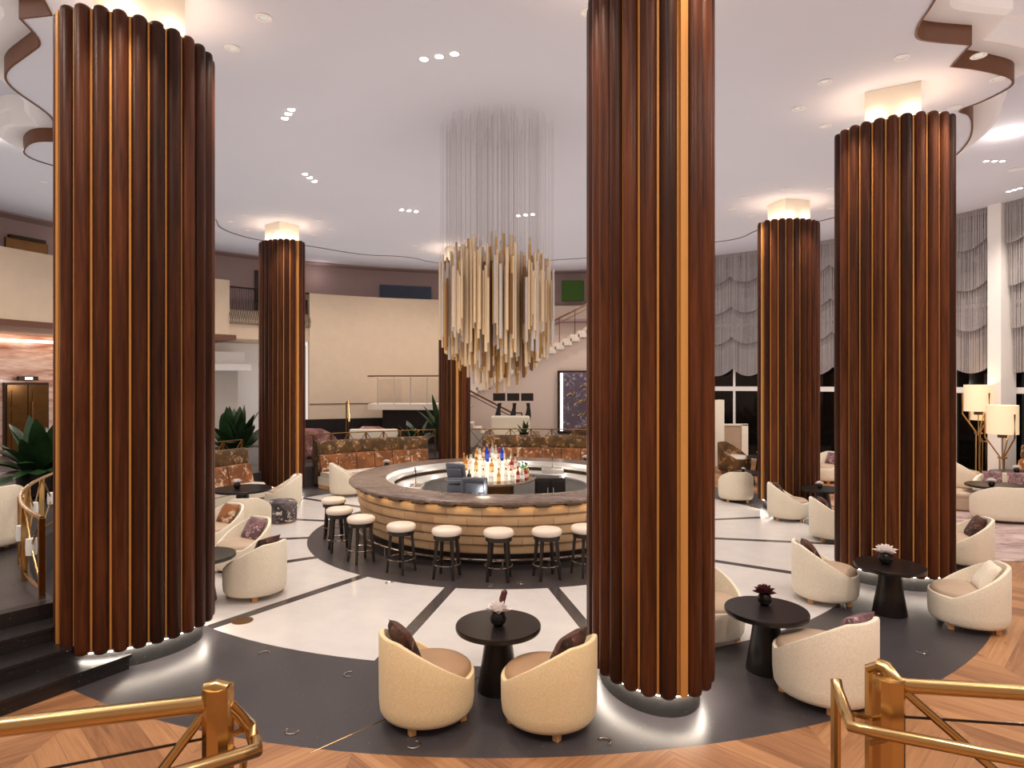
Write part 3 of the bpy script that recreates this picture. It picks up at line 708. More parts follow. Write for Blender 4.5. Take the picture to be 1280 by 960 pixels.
# bottle island
IX, IY = -.46, 13.3
isl = thing('bottle_stand', 'round stepped back-bar island glowing under the spirit bottles', 'bottle stand', (IX, IY, 0))
m = MB(); m.lathe([(.5,.012),(.5,1.0)], 40); m.build('pedestal', M['bronze'], isl, 40)
m = MB(); m.lathe([(.86,1.0),(.93,1.01),(.93,1.045),(.88,1.05)], 56); m.build('table_slab', M['bartop'], isl, 40)
M['tier'] = emit('backlit_acrylic', srgb(255,226,190), 1.6)
TZ = [(.88,1.05,1.07), (.63,1.07,1.24), (.39,1.24,1.42)]
for r, z0, z1 in TZ[1:]:
    m = MB(); m.lathe([(r,z0),(r,z1-.02),(r+.02,z1-.02),(r+.02,z1)], 48); o = m.build('lit_step', M['tier'], isl, 40)
def bottle_mesh(glassm, labelm, capm, h=.30, r=.038):
    m = MB(); m.mi = 0
    m.lathe([(r*.95,0),(r,.01),(r,h*.56),(r*.8,h*.66),(r*.36,h*.74),(r*.33,h*.92)], 14)
    m.mi = 1; m.lathe([(r*1.03,h*.16),(r*1.03,h*.46)], 14, cap0=False, cap1=False)
    m.mi = 2; m.lathe([(r*.42,h*.9),(r*.42,h)], 12)
    return m.mesh('spirit_bottle', [glassm, labelm, capm], 50)
def liquid(n, c, tr=.5): 
    return plain(n, c, .08, 0, .05, 5, Transmission_Weight=tr, IOR=1.2)
LQ = {'amber': liquid('amber_spirit', srgb(214,150,84), .6), 'clear': liquid('clear_spirit', srgb(236,232,226), .7), 'blue': liquid('blue_glass', srgb(40,70,190), .3), 'green': liquid('green_glass', srgb(90,190,120), .4), 'red': liquid('red_spirit', srgb(160,60,54), .4), 'olive': liquid('olive_glass', srgb(120,92,30), .3), 'black': M['pot']}
lab = {'amber': plain('gold_label', srgb(230,196,130), .6), 'clear': plain('white_label', srgb(238,234,230), .6), 'blue': plain('blue_label', srgb(60,90,200), .6), 'green': plain('green_label', srgb(190,226,190), .6), 'red': plain('red_label', srgb(226,180,170), .6), 'olive': plain('olive_label', srgb(160,130,60), .6), 'black': plain('ivory_label', srgb(220,210,190), .6)}
BM = {}
for k in LQ:
    for j, (h, r) in enumerate(((.30,.038), (.26,.046), (.34,.035))): BM[k, j] = bottle_mesh(LQ[k], lab[k], [M['pot'], M['chrome'], M['foot']][j], h, r)
desc = {'amber': 'amber spirit bottle with a gold label', 'clear': 'clear spirit bottle with a white label', 'blue': 'blue glass bottle', 'green': 'green glass bottle', 'red': 'red spirit bottle', 'olive': 'tall olive glass bottle', 'black': 'black bottle with an ivory label'}
tiername = ['on the outer ledge of the glowing bar island', 'on the middle step of the glowing bar island', 'on the top step of the glowing bar island']
def bottle(kind, j, x, y, z, ti):
    o = link('spirit_bottle', BM[kind, j]); o.location = (x,y,z); o.rotation_euler = (0,0,random.uniform(0,6))
    tag(o, desc[kind] + ' ' + tiername[ti], 'bottle', kind + ' bottles ' + tiername[ti])
seq0 = ['olive','amber','amber','black','black','clear','clear','clear','amber','clear','clear','red','clear','red','amber','clear','green','green','clear','clear','amber','clear','amber','clear','amber','clear','clear','amber','clear','amber','clear','clear']
for i, kd in enumerate(seq0):
    a = R(-75 + 360*i/len(seq0)); bottle(kd, random.choice((0,1)) if kd != 'olive' else 2, IX + .77*sin(a), IY - .77*cos(a), 1.05, 0)
seq1 = ['amber','amber','clear','amber','clear','amber','clear','clear','red','clear','amber','red','clear','amber','clear','amber','clear','amber','clear','clear','amber']
for i, kd in enumerate(seq1):
    a = R(-80 + 360*i/len(seq1)); bottle(kd, random.choice((0,1,2)), IX + .54*sin(a), IY - .54*cos(a), 1.24, 1)
seq2 = ['amber','clear','blue','clear','blue','clear','red','clear','amber','clear']
for i, kd in enumerate(seq2):
    a = R(-80 + 360*i/len(seq2)); bottle(kd, 2 if kd == 'blue' else random.choice((0,1,2)), IX + .28*sin(a), IY - .28*cos(a), 1.42, 2)
for kd, x in (('blue',-.07), ('clear',.06)): bottle(kd, 2, IX + x, IY - .02, 1.42, 2)
lamp('POINT', (IX-.1, IY-1.0, 1.75), 10, (1,.85,.65), .1)
# tills
def till(label, loc, rz, s=1):
    t = thing('till_monitor', label, 'till', loc, rz, None, s)
    Mx = Matrix.Translation((0,0,.24)) @ Matrix.Rotation(R(-14), 4, 'X')
    m = MB(); m.rbox((-.2,-.03,-.14), (.2,.03,.14), .015, Mx); m.build('monitor', M['pos'], t)
    m = MB(); m.rbox((-.14,.028,-.09), (.14,.07,.07), .015, Mx); m.build('rear_housing', M['pos'], t)
    m = MB(); m.rbox((-.05,-.05,.01), (.05,.05,.2), .01); m.build('stand', M['pos'], t)
    m = MB(); m.rbox((-.12,-.1,0), (.12,.1,.025), .006); m.build('base', M['pos'], t)
till('grey till monitor just inside the front of the bar counter', (-.66, 11.3, .92), pi, 1.15)
till('tilted grey till monitor beside the island bottles, farther inside the bar', (-1.1, 12.6, 1.02), R(150), 1.1)
def box_thing(name, label, cat, a, b_, mat, extra=None):
    t = thing(name, label, cat, ((a[0]+b_[0])/2, (a[1]+b_[1])/2, a[2]))
    hx, hy, hz = (b_[0]-a[0])/2, (b_[1]-a[1])/2, b_[2]-a[2]
    m = MB(); m.rbox((-hx,-hy,0), (hx,hy,hz), min(hx,hy,hz)*.12); m.build('body', mat, t)
    if extra: extra(t, hx, hy, hz)
    return t
def pr_slot(t, hx, hy, hz):
    m = MB(); m.box((-hx*.7,-hy-.004,hz*.6), (hx*.7,-hy+.01,hz*.75)); m.build('paper_slot', M['pot'], t)
    m = MB(); m.rbox((-hx*.8,-hy*.8,hz), (hx*.8,hy*.8,hz+.02), .006); m.build('lid', M['pos'], t)
box_thing('receipt_printer', 'slate receipt printer under the tilted till', 'printer', (-1.25,12.25,.92), (-.95,12.5,1.16), M['pos'], pr_slot)
def caddy_parts(t, hx, hy, hz):
    for k in range(5):
        m = MB(); m.lathe([(.03,0),(.032,.09),(.028,.1)], 12, (-hx*.75 + k*hx*.38, 0, hz)); m.build('jar', M['white_plastic'], t)
box_thing('garnish_caddy', 'garnish caddy with pale jars inside the counter', 'caddy', (-1.65,11.15,.92), (-1.25,11.4,1.0), M['steel'], caddy_parts)
def sink_parts(t, hx, hy, hz):
    for sx in (-1, 1):
        m = MB(); m.rbox((sx*hx*.5-hx*.38,-hy*.7,hz), (sx*hx*.5+hx*.38,hy*.7,hz+.012), .004); m.build('basin', M['chrome'], t)
    m = MB(); m.tube([(0,hy*.8,hz),(0,hy*.8,hz+.28),(0,hy*.5,hz+.34),(0,hy*.1,hz+.28)], .012); m.build('tap', M['chrome'], t, True)
box_thing('bar_sink', 'steel bar sink on the far side of the bar ring', 'sink', (.7,14.85,.92), (1.2,15.15,1.02), M['steel'], sink_parts)
box_thing('bar_sink', 'steel sink unit inside the bar beside the till', 'sink', (-2.1,12.35,.92), (-1.75,12.85,1.0), M['steel'], sink_parts)
def fr_parts(t, hx, hy, hz):
    for sx in (-1, 1):
        m = MB(); m.rbox((sx*hx*.5-hx*.46,-hy-.03,.06), (sx*hx*.5+hx*.46,-hy,hz-.06), .006); d = m.build('door', M['black'], t)
        m = MB(); m.tube([(sx*.06,-hy-.06,.3),(sx*.06,-hy-.06,hz-.2)], .01); m.build('handle', M['steel'], d, True)
box_thing('bar_fridge', 'black fridge cabinet at the far side inside the bar', 'fridge', (.5,13.75,.012), (1.15,14.15,.98), M['black'], fr_parts)

# bar stools
def make_stool(label, loc, rz):
    t = thing('bar_stool', label, 'bar stool', loc, rz, 'bar stools around the round bar')
    m = MB(); m.lathe([(.195,.665),(.225,.675),(.236,.705),(.232,.745),(.205,.768),(.12,.778),(.01,.78)], 40); m.build('seat', M['cream'], t, 60)
    m = MB(); m.lathe([(.19,.60),(.205,.605),(.205,.668),(.19,.668)], 40); m.build('apron', M['darkwood'], t, 40)
    for k in range(4):
        a = pi/4 + k*pi/2; c_, s_ = cos(a), sin(a)
        Mr = Matrix.Rotation(a, 4, 'Z'); m = MB()
        q = lambda r, w, z: [Mr @ Vector(p) for p in ((r-w,-w,z),(r+w,-w,z),(r+w,w,z),(r-w,w,z))]
        m.loft([q(.225,.017,0), q(.165,.024,.62)], True, True); m.build('leg', M['darkwood'], t)
    m = MB(); m.loft([[Vector(((.212+.011*cos(2*pi*k/8))*cos(2*pi*i/40), (.212+.011*cos(2*pi*k/8))*sin(2*pi*i/40), .22+.011*sin(2*pi*k/8))) for k in range(8)] for i in range(41)]); o = m.build('foot_ring', M['chrome'], t, True)
    return t
sl = ['farthest bar stool on the terrace side, mostly hidden behind its neighbour', 'second bar stool from the terrace side, at the bar curve', 'third bar stool from the terrace side, turned at the bar curve', 'fourth bar stool from the terrace side, first facing the camera', 'fifth bar stool from the terrace side, directly in front of the counter', 'sixth bar stool from the terrace side, below the tills', 'seventh bar stool from the terrace side, last fully visible one', 'bar stool half hidden behind the tallest column']
st0 = None
for lb, th in zip(sl, (-78, -60, -44.6, -28.3, -14.6, -.9, 11.6, 22.5)):
    p = pol(3.42, th); rz = R(th)
    if st0 is None: st0 = make_stool(lb, p, rz)
    else: dup(st0, lb, p, rz + R(random.uniform(-8,8)))

# ------------------------------------------------------------------ chandelier
HX, HY = -.29, 13.1
ch = thing('rod_chandelier', 'large chandelier of hanging gold and champagne rods above the round bar', 'chandelier', (HX,HY,0))
rods = []
for i in range(520):
    r = 1.17*sqrt(random.random()); a = random.uniform(0, 2*pi); q = r/1.17
    topE = 6.2 - .5*q*q - random.random()**.7*.75; botE = 2.78 + .95*q**1.8 + random.random()**1.3*.7
    if random.random() < .5: z0 = botE; z1 = min(topE, z0 + random.uniform(1.5, 2.6))
    else: z1 = topE; z0 = max(botE, z1 - random.uniform(1.5, 2.4))
    rods.append((r*cos(a), r*sin(a), z0, z1, random.choice((.021,.026,.032)), random.choice('AAAAAAAABBBCCCD')))
rods.sort(key=lambda q: q[1])
um = {}
for k in 'ABCD':
    m = MB(); m.lathe([(1,0),(1,1)], 8); um[k] = m.mesh('rod', M['rod'+k], 50)
for x, y, z0, z1, r, k in rods[:100]:
    o = link('rod', um[k], ch); o.location = (x,y,z0); o.scale = (r,r,z1-z0)
m = MB()
for x, y, z0, z1, r, k in rods[100:]:
    m.mi = 'ABCD'.index(k); m.lathe([(r,z0),(r,z1)], 8, (x,y,0))
o = m.build('rods', [M['rod'+k] for k in 'ABCD'], ch, 50); o['kind'] = 'stuff'; o['label'] = 'inner and far hanging rods'
m = MB()
for x, y, z0, z1, r, k in rods:
    zt = ceil_h(HX+x, HY+y)
    m.lathe([(.0016,z1),(.0016,zt)], 3, (x,y,0), cap0=False, cap1=False)
o = m.build('suspension_wires', M['wire'], ch); o['kind'] = 'stuff'

# ------------------------------------------------------------------ brass balustrades
def rail_arc(label, r, t0, t1, z, post_n, h=.9, knobs=True, mat='brass', group='terrace balustrades', rr=.025):
    t = thing('balustrade', label, 'balustrade', (0,0,0), 0, group)
    n = max(8, int(abs(t1-t0)))
    pt = lambda th, zz: pol(r, th, z+zz)
    ts = [t0+(t1-t0)*i/n for i in range(n+1)]
    m = MB(); m.tube([pt(q, h) for q in ts], rr, 8); m.build('handrail', M[mat], t, True)
    m = MB(); m.tube([pt(q, .1) for q in ts], rr*.7, 6); m.build('bottom_rail', M[mat], t, True)
    for k in range(post_n+1):
        th = t0+(t1-t0)*k/post_n
        m = MB(); m.rbox((-.02,-.035,0), (.02,.035,h), .005, Matrix.Translation(pt(th,0)) @ Matrix.Rotation(R(th), 4, 'Z')); m.build('post', M[mat], t)
        if k < post_n:
            th2 = t0+(t1-t0)*(k+1)/post_n; mid = (th+th2)/2
            for a, c in ((.1,h), (h,.1)):
                m = MB(); m.tube([pt(th,a), pt(mid,(a+c)/2), pt(th2,c)], .012, 6); m.build('brace', M[mat], t, True)
            if knobs:
                m = MB(); m.lathe([(.02,-.1),(.055,-.095),(.06,0),(.055,.095),(.02,.1)], 12, pt(mid, h/2+.05)); o = m.build('knob', M['white_plastic'], t, 50); o['label'] = 'white ceramic knob where the braces cross'
    return t
rail_arc('curved brass balustrade with white knobs by the stepped column and the terrace sofa', 7.95, -40, -88, PH, 7)
rail_arc('slim brass balustrade behind the first banquette, before the plant', 8.12, -94, -119, PH, 6, .9, False, 'brassd', rr=.018)
rail_arc('slim brass balustrade behind the long banquette, in front of the drum wall', 8.12, -131, -163, PH, 8, .9, False, 'brassd', rr=.018)
rail_arc('slim brass balustrade behind the far banquette near the black lamps', 8.12, -171, -205, PH, 7, .9, False, 'brassd', rr=.018)

# foreground brass rails of the landing stair
def tube_part(name, pts, r, t, mat='brass', n=12):
    m = MB(); m.tube(pts, r, n); return m.build(name, M[mat], t, True)
def post_part(name, px0, px1, pytop, d, t, zbot=1.15, dep=.06):
    a = P(px0, pytop, d); c = P(px1, pytop, d); m = MB()
    x0, x1 = a.x, c.x; w = x1-x0
    poly = [(x0, d-dep*.3), (x0+w*.3, d-dep*.6), (x1-w*.25, d-dep*.6), (x1, d-dep*.2), (x1, d+dep*.5), (x0, d+dep*.5)]
    m.prism(poly, lambda p: (p[0], p[1], zbot), lambda p: (p[0], p[1], a.z)); return m.build(name, M['brass'], t)
lr = thing('stair_balustrade', 'brass balustrade with glass panel at the near stair, beside the stone steps', 'balustrade', (0,0,0), 0, 'foreground stair balustrades')
post_part('post', 256, 287, 858, 1.9, lr)
tube_part('handrail', [P(-90,920,1.73), P(0,909,1.78), P(262,879,1.9), P(276,868,1.91), P(281,856,1.92)], .026, lr)
tube_part('post_cap', [P(258,862,1.9), P(272,858,1.9), P(284,862,1.9)], .022, lr)
tube_part('stair_rail', [P(284,880,1.92), P(296,893,1.95), P(312,908,1.98), P(318,925,1.96), P(320,938,1.9), P(300,944,1.86), P(240,962,1.76), P(120,1000,1.6)], .021, lr)
tube_part('rail_bracket', [P(287,919,1.9), P(304,912,1.97)], .009, lr)
tube_part('brace', [P(258,889,1.9), P(203,962,1.86), P(150,1030,1.8)], .014, lr)
tube_part('lower_brace', [P(287,935,1.9), P(305,950,1.95), P(300,1000,1.95)], .012, lr)
a, c = P(262,922,1.9), P(-60,984,1.74)
m = MB(); m.add([a, c, Vector((c.x,c.y,1.2)), Vector((a.x,a.y,1.2))] + [v + Vector((.002,.012,0)) for v in (a, c, Vector((c.x,c.y,1.2)), Vector((a.x,a.y,1.2)))], [(0,1,2,3),(7,6,5,4),(0,4,5,1),(1,5,6,2),(2,6,7,3),(3,7,4,0)])
m.build('glass_panel', M['glass'], lr)
m = MB(); m.tube([a, c], .004, 6); m.build('glass_edge', M['iron'], lr)
rr_ = thing('stair_balustrade', 'brass balustrade with glass panel at the near stair, on the parquet side', 'balustrade', (0,0,0), 0, 'foreground stair balustrades')
post_part('post', 1097, 1129, 848, 2.0, rr_)
tube_part('handrail', [P(1098,832,2.06), P(1108,835,2.04), P(1122,854,2.0), P(1135,857,2.0), P(1280,866,1.94), P(1400,874,1.9)], .023, rr_)
post_part('thin_post', 1084, 1096, 836, 2.08, rr_, dep=.03)
post_part('thin_post', 1041, 1050, 852, 2.12, rr_, dep=.03)
tube_part('stair_rail', [P(1045,850,2.12), P(1047,862,2.1), P(1056,886,2.02), P(1064,908,1.95), P(1090,914,1.92), P(1280,951,1.82), P(1420,980,1.75)], .018, rr_)
tube_part('rail_bracket', [P(1068,893,2.0), P(1090,899,2.05)], .008, rr_)
tube_part('rail_bracket', [P(1085,929,1.93), P(1115,924,2.0)], .008, rr_)
tube_part('top_link', [P(1084,836,2.08), P(1098,832,2.06)], .014, rr_)
tube_part('brace', [P(1130,864,2.0), P(1242,962,1.95), P(1300,1012,1.92)], .013, rr_)
a, c = P(1129,896,2.0), P(1400,914,1.9)
m = MB(); m.add([a, c, Vector((c.x,c.y,1.2)), Vector((a.x,a.y,1.2))] + [v + Vector((.002,.012,0)) for v in (a, c, Vector((c.x,c.y,1.2)), Vector((a.x,a.y,1.2)))], [(0,1,2,3),(7,6,5,4),(0,4,5,1),(1,5,6,2),(2,6,7,3),(3,7,4,0)])
m.build('glass_panel', M['glass'], rr_)
m = MB(); m.tube([a, c], .004, 6); m.build('glass_edge', M['iron'], rr_)

# balcony rail with bellied iron rods
br = thing('balcony_railing', 'bronze balcony railing with bellied rods on the mezzanine beside the distant column', 'railing')
n = 46
m = MB(); m.tube([pol(RM+.1, tA+(tB-tA)*i/20, 6.72) for i in range(21)], .03, 8); m.build('handrail', M['iron'], br, True)
for i in range(n+1):
    th = tA+(tB-tA)*i/n
    m = MB(); m.tube([pol(RM+.1, th, 6.72), pol(RM+.12, th, 6.2), pol(RM+.02, th, 5.75), pol(RM-.12, th, 5.5), pol(RM-.1, th, 5.36), pol(RM+.08, th, 5.3)], .014, 5); m.build('baluster', M['iron'], br, True)

# back stair, landing, art, lamps
DL = 25.6
sx = lambda px: (px-640)/F*DL
ln = thing('stair_landing', 'pale stone stair landing with glass balustrade before the drum wall', 'landing')
m = MB(); x0, x1 = sx(458), sx(556)
m.prism([(x0+.4,DL-.3),(x1,DL-.5),(x1,DL+1.6),(x0,DL+1.6),(x0,DL+.3)], lambda p: (p[0],p[1],1.98), lambda p: (p[0],p[1],2.2)); m.build('slab', M['stairst'], ln)
m = MB(); m.box((x0+.6, DL+.2, PH), (x1, DL+1.2, 1.98)); m.build('support', M['black_stone'], ln)
m = MB(); m.tube([(x0,DL+1.2,3.32),(x0,DL+.3,3.32),(x0+.5,DL-.25,3.32),(x1,DL-.42,3.32)], .03); m.build('handrail', M['fascia'], ln, True)
for k in range(5):
    x = x0+.5+(x1-x0-.5)*k/4; y = DL-.25-.17*k/4
    m = MB(); m.tube([(x,y,2.2),(x,y,3.32)], .02, 6); m.build('post', M['steel'], ln, True)
    if k < 4:
        x2 = x0+.5+(x1-x0-.5)*(k+1)/4; y2 = DL-.25-.17*(k+1)/4
        m = MB(); m.box((x+.04,y-.01,2.28), (x2-.04,y2+.02,3.2)); m.build('glass_panel', M['glass'], ln)
sf = thing('staircase', 'pale staircase rising behind the chandelier to the mezzanine', 'staircase')
S0 = Vector((sx(556), DL+.5, 2.2)); nst = 22; run = (sx(775)-sx(556))/nst; rise = (5.85-2.2)/nst
poly = []
for k in range(nst):
    poly += [(S0.x+run*k, S0.z+rise*k), (S0.x+run*k, S0.z+rise*(k+1))]
poly += [(S0.x+run*nst, S0.z+rise*nst)]
m = MB()
for k in range(nst):
    xa, za = S0.x+run*k, S0.z+rise*(k+1)
    m.box((xa-.03, DL+.45, za-.28), (xa+run+.02, DL+1.9, za))
m.build('steps', M['stairst'], sf)
m = MB(); m.prism([(S0.x, PH), (S0.x+run*nst, PH), (S0.x+run*nst, S0.z+rise*nst-.28), (S0.x, S0.z-.2)], lambda p: (p[0], DL+.6, p[1]), lambda p: (p[0], DL+.8, p[1])); m.build('side_wall', M['pinkwall'], sf)
for dz, rr in ((1.05,.035), (.85,.018)):
    m = MB(); m.tube([(S0.x+.1, DL+.5, S0.z+rise+dz), (S0.x+run*nst, DL+.5, S0.z+rise*nst+dz)], rr, 8); m.build('handrail', M['fascia'], sf, True)
for k in range(0, nst, 2):
    xx = S0.x+run*(k+.5); zz = S0.z+rise*(k+1)
    m = MB(); m.tube([(xx,DL+.5,zz),(xx,DL+.5,zz+1.05)], .014, 6); m.build('post', M['iron'], sf, True)
sd = thing('staircase', 'short lower flight descending from the landing toward the black lamps', 'staircase')
m = MB(); nd = 9
for k in range(nd): m.box((x1+.3*k, DL-1.3, PH), (x1+.3*(k+1), DL-.1, 2.2-.178*(k+1)+.02))
m.build('steps', M['stairst'], sd)
for dz, rr in ((1.05,.035), (.9,.018)):
    m = MB(); m.tube([(x1,DL-1.25,2.2+dz), (x1+.2,DL-1.25,2.15+dz), (x1+.3*nd,DL-1.25,PH+.25+dz), (x1+.3*nd+.35,DL-1.25,PH+.25+dz), (x1+.3*nd+.42,DL-1.25,PH-.1+dz)], rr, 8); m.build('handrail', M['fascia'], sd, True)
# violet artwork
ar = thing('relief_artwork', 'tall violet relief artwork lit by a white strip under the stair', 'artwork', (0,0,0))
a, c = P(697,463,DL+.5), P(760,542,DL+.5)
m = MB(); m.rbox((a.x,DL+.42,c.z), (c.x,DL+.58,a.z), .03); m.build('frame', M['iron'], ar)
m = MB(); m.box((a.x+.08,DL+.40,c.z+.1), (c.x-.08,DL+.44,a.z-.08)); m.build('panel', M['art'], ar)
m = MB(); m.box((a.x+.1,DL+.36,c.z+.12), (a.x+.2,DL+.41,a.z-.12)); m.build('light_strip', M['screenled'], ar)
for k in range(6):
    random.seed(40+k); px = a.x+.35+random.random()*1.2; pz = c.z+.3+random.random()*1.8
    m = MB(); m.tube([(px,DL+.37,pz),(px+.12,DL+.36,pz+.1),(px+.22,DL+.36,pz+.04),(px+.3,DL+.37,pz+.16)], .022, 5); m.build('gilt_branch', M['brass'], ar, True)
# green moss panel upstairs
b = MB(); b.rbox((sx(701)*1.16, 29.0, 6.78), (sx(728)*1.16, 29.3, 7.7), .03); mo = b.build('moss_panel', M['moss']); tag(mo, 'square green moss panel hanging on the upper level beyond the stair', 'wall panel')
ta0, ta1 = ray_th(475, 16.8), ray_th(539, 16.8)
b = MB(); b.arc(16.78, 16.88, 6.6, 7.5, ta0, ta1, 6); o = b.build('wall_picture', M['screen']); tag(o, 'wide dark blue picture on the mauve wall above the drum wall', 'picture')
td0, td1 = ray_th(5, 16.9), ray_th(58, 16.9)
dd = thing('door_panel', 'dark gilt door leaf seen above the mezzanine parapet', 'door')
b = MB(); b.arc(16.8, 16.89, 5.9, 7.55, td0, td1, 4); b.build('leaf', M['bronze'], dd)
b = MB(); b.arc(16.74, 16.9, 7.55, 7.65, td0-.3, td1+.3, 4); b.build('lintel', M['iron'], dd)
te0, te1 = ray_th(318, 16.9), ray_th(332, 16.9)
b = MB(); b.arc(16.8, 16.9, 5.9, 7.7, te0, te1, 3); tag(b.build('upper_doorway', M['black']), 'dark doorway on the mezzanine beside the distant column', 'doorway')
# bronze double door in the onyx wall
o0, o1 = ray_th(5, 18.5), ray_th(60, 18.5)
bd = thing('double_door', 'gilt bronze double door in the banded onyx wall', 'door')
b = MB(); b.arc(18.45, 18.6, PH, 3.05, o0, o1, 4)
b.build('frame', M['iron'], bd)
mid = (o0+o1)/2
for q0, q1 in ((o0-.15, mid+.05), (mid-.05, o1+.15)):
    b = MB(); b.arc(18.4, 18.46, PH, 2.97, q0, q1, 3); lf = b.build('leaf', M['bronze'], bd)
    for z0, z1 in ((.8,1.5), (1.65,2.1), (2.25,2.8)):
        b = MB(); b.arc(18.37, 18.41, z0, z1, q0+(q1-q0)*.2, q0+(q1-q0)*.8, 2); b.build('panel', M['bronze'], lf)
b = MB(); b.tube([pol(18.33, mid-.35, 1.5), pol(18.33, mid-.35, 2.4)], .03, 6); b.build('pull_handle', M['brass'], bd, True)
ex = thing('exit_light', 'small lit sign box above the gilt bronze door', 'sign')
b = MB(); b.arc(18.35, 18.5, 3.12, 3.26, mid+.9, mid-.9, 2); b.build('housing', M['iron'], ex)
b = MB(); b.arc(18.33, 18.36, 3.15, 3.23, mid+.35, mid-.35, 2); b.build('lit_face', M['screenled'], ex)
# dark speaker box under the mezzanine
# black floor lamps behind a cream sofa
for k, px in enumerate((624, 641.5, 659)):
    q = P(px, 497, 23.6); t = thing('black_floor_lamp', ['black lamp with oblong shade nearest the stair flight', 'middle one of the three black lamps behind the cream sofa', 'black lamp with oblong shade nearest the violet artwork'][k], 'lamp', (q.x, q.y, PH), 0, 'black lamps with oblong shades')
    m = MB(); m.rbox((-.225,-.12,1.78), (.225,.12,2.06), .01); m.build('lamp_shade', M['black'], t)
    m = MB(); m.loft([[Vector((.05*sin(z*4+k)+dx*(.09+.03*sin(z*7)), dy*.07, z)) for dx, dy in ((-1,-1),(1,-1),(1,1),(-1,1))] for z in [i*.17 for i in range(11)]], True, True); m.build('body', M['black'], t, 40)
sb = thing('cream_sofa', 'cream sofa with low straight back below the black lamps', 'sofa', (P(640,530,22.9).x, 22.9, PH))
m = MB(); m.rbox((-1.0,-.4,.08), (.75,.3,.45), .05); m.build('seat', M['shell'], sb)
m = MB(); m.rbox((-.75,.2,.4), (.65,.42,1.25), .06); m.build('backrest', M['shell'], sb)
for sxx in (-1,1):
    m = MB(); m.rbox((sxx*.85-.12,-.4,.4), (sxx*.85+.12,.35,.8), .04); m.build('armrest', M['greige'], sb)
    for yy in (-.3,.2):
        m = MB(); m.box((sxx*.7-.03-.1,yy-.03,0), (sxx*.7+.03-.1,yy+.03,.08)); m.build('leg', M['foot'], sb)
for k, (px, py) in enumerate(((600,532),(700,533))):
    pass
chair('grey flowered chair on the terrace before the violet artwork', P(725,530,23.2).x, 23.2, (-.7,-.7), 'floral', 'white', PH, 1.0, 'tub_armchair', 'terrace flowered chairs')
# terrace lounge in front of drum wall
for k, (px, d, lb) in enumerate(((398,20.9,'pink flowered chair on the terrace behind the long banquette'), (470,21.9,'cream terrace sofa chair with a pink flowered back behind the long banquette'))):
    SH['pink%d' % k] = shell_mesh('tub_shell', M['pinkpr'], .98, .45, .5, 1.25)
    chair(lb, (px-640)/F*d, d, (.2,1), 'pink%d' % k, 'white', PH, 1.0, 'tub_armchair', 'pink flowered chairs')
b = MB(); b.rbox((P(436,560,20.9).x, 20.95, PH), (P(496,560,20.9).x, 21.15, PH+.92), .04); tag(b.build('sofa_back', M['shell']), 'pale straight sofa back standing behind the slim brass balustrade', 'sofa')
gb = thing('stair_grab_rail', 'small brass grab rail standing at the black base wall', 'rail')
m = MB(); q = P(433,505,24.6); m.tube([(q.x,q.y,PH),(q.x,q.y,2.3),(q.x+.1,q.y-.1,2.35),(q.x+.28,q.y-.7,1.6),(q.x+.28,q.y-.7,PH)], .03); m.build('rail', M['brass'], gb, True)
# pale screens by the windows
fs = thing('folding_screen', 'tall pale folding screen against the dark window', 'screen')
q0, q1 = P(872,500,23.5), P(904,500,23.3)
m = MB(); m.box((q0.x,23.3,0), (q1.x,23.38,2.42)); m.build('tall_leaf', M['core'], fs)
m = MB(); m.box((P(862,0,22.9).x,22.9,0), (P(891,0,22.9).x,22.98,1.5)); m.build('low_leaf', M['greige'], fs)
m = MB(); m.box((q1.x,23.3,0), (q1.x+.04,23.9,2.42)); m.build('side_leaf', M['core'], fs)
fs2 = thing('folding_screen', 'lower brown and cream screen beside the tall pale screen', 'screen')
m = MB(); m.box((P(904,0,23.8).x,23.75,0), (P(926,0,23.8).x,23.83,1.5)); m.build('brown_leaf', M['greige'], fs2)
m = MB(); m.box((P(926,0,23.8).x,23.7,0), (P(934,0,23.8).x,23.83,1.5)); m.build('cream_leaf', M['core'], fs2)
m = MB(); m.box((P(904,0,23.8).x,23.7,1.46), (P(934,0,23.8).x,23.86,1.52)); m.build('top_rail', M['core'], fs2)

# floor lamps by the windows
def floor_lamp(label, x, y, h, r=.36, sh=.78):
    t = thing('floor_lamp', label, 'floor lamp', (x,y,0), 0, 'large drum floor lamps')
    m = MB(); m.lathe([(r,h-sh),(r,h),(r-.012,h),(r-.012,h-sh)], 40, cap0=False, cap1=False); m.build('lamp_shade', M['shade'], t, 40)
    m = MB(); m.lathe([(.11,h-sh-.1),(.11,h-sh+.02)], 20); m.build('socket', M['iron'], t, 40)
    m = MB(); m.lathe([(.25,0),(.25,.03),(.1,.05)], 24); m.build('base', M['brass'], t, 40)
    for k in range(3):
        a = 2*pi*k/3 + .6; c_, s_ = cos(a), sin(a)
        m = MB(); m.tube([(.06*c_,.06*s_,.04),(.06*c_,.06*s_,h-sh-.62),((r+.03)*c_,(r+.03)*s_,h-sh-.08),((r+.03)*c_,(r+.03)*s_,h-sh*.3)], .02, 8); m.build('stem', M['brass'], t, True)
    m = MB(); m.tube([(0,0,h-sh-.7),(0,0,h-sh-.05)], .015, 6); m.build('spindle', M['brass'], t)
    m = MB(); m.lathe([(.11,h-sh-.66),(.11,h-sh-.62)], 20); m.build('collar', M['brass'], t)
    m = MB(); m.lathe([(.03,0),(.07,.06),(.05,.14),(.02,.17)], 16, (0,0,h-sh+.2)); m.build('bulb', M['led'], t, True)
    lamp('POINT', (x,y,h-sh+.45), 22, (1,.78,.52), .1)
p = P(1223,481,18.8); floor_lamp('tallest drum floor lamp by the windows, beside the broad column', p.x, p.y, 2.98)
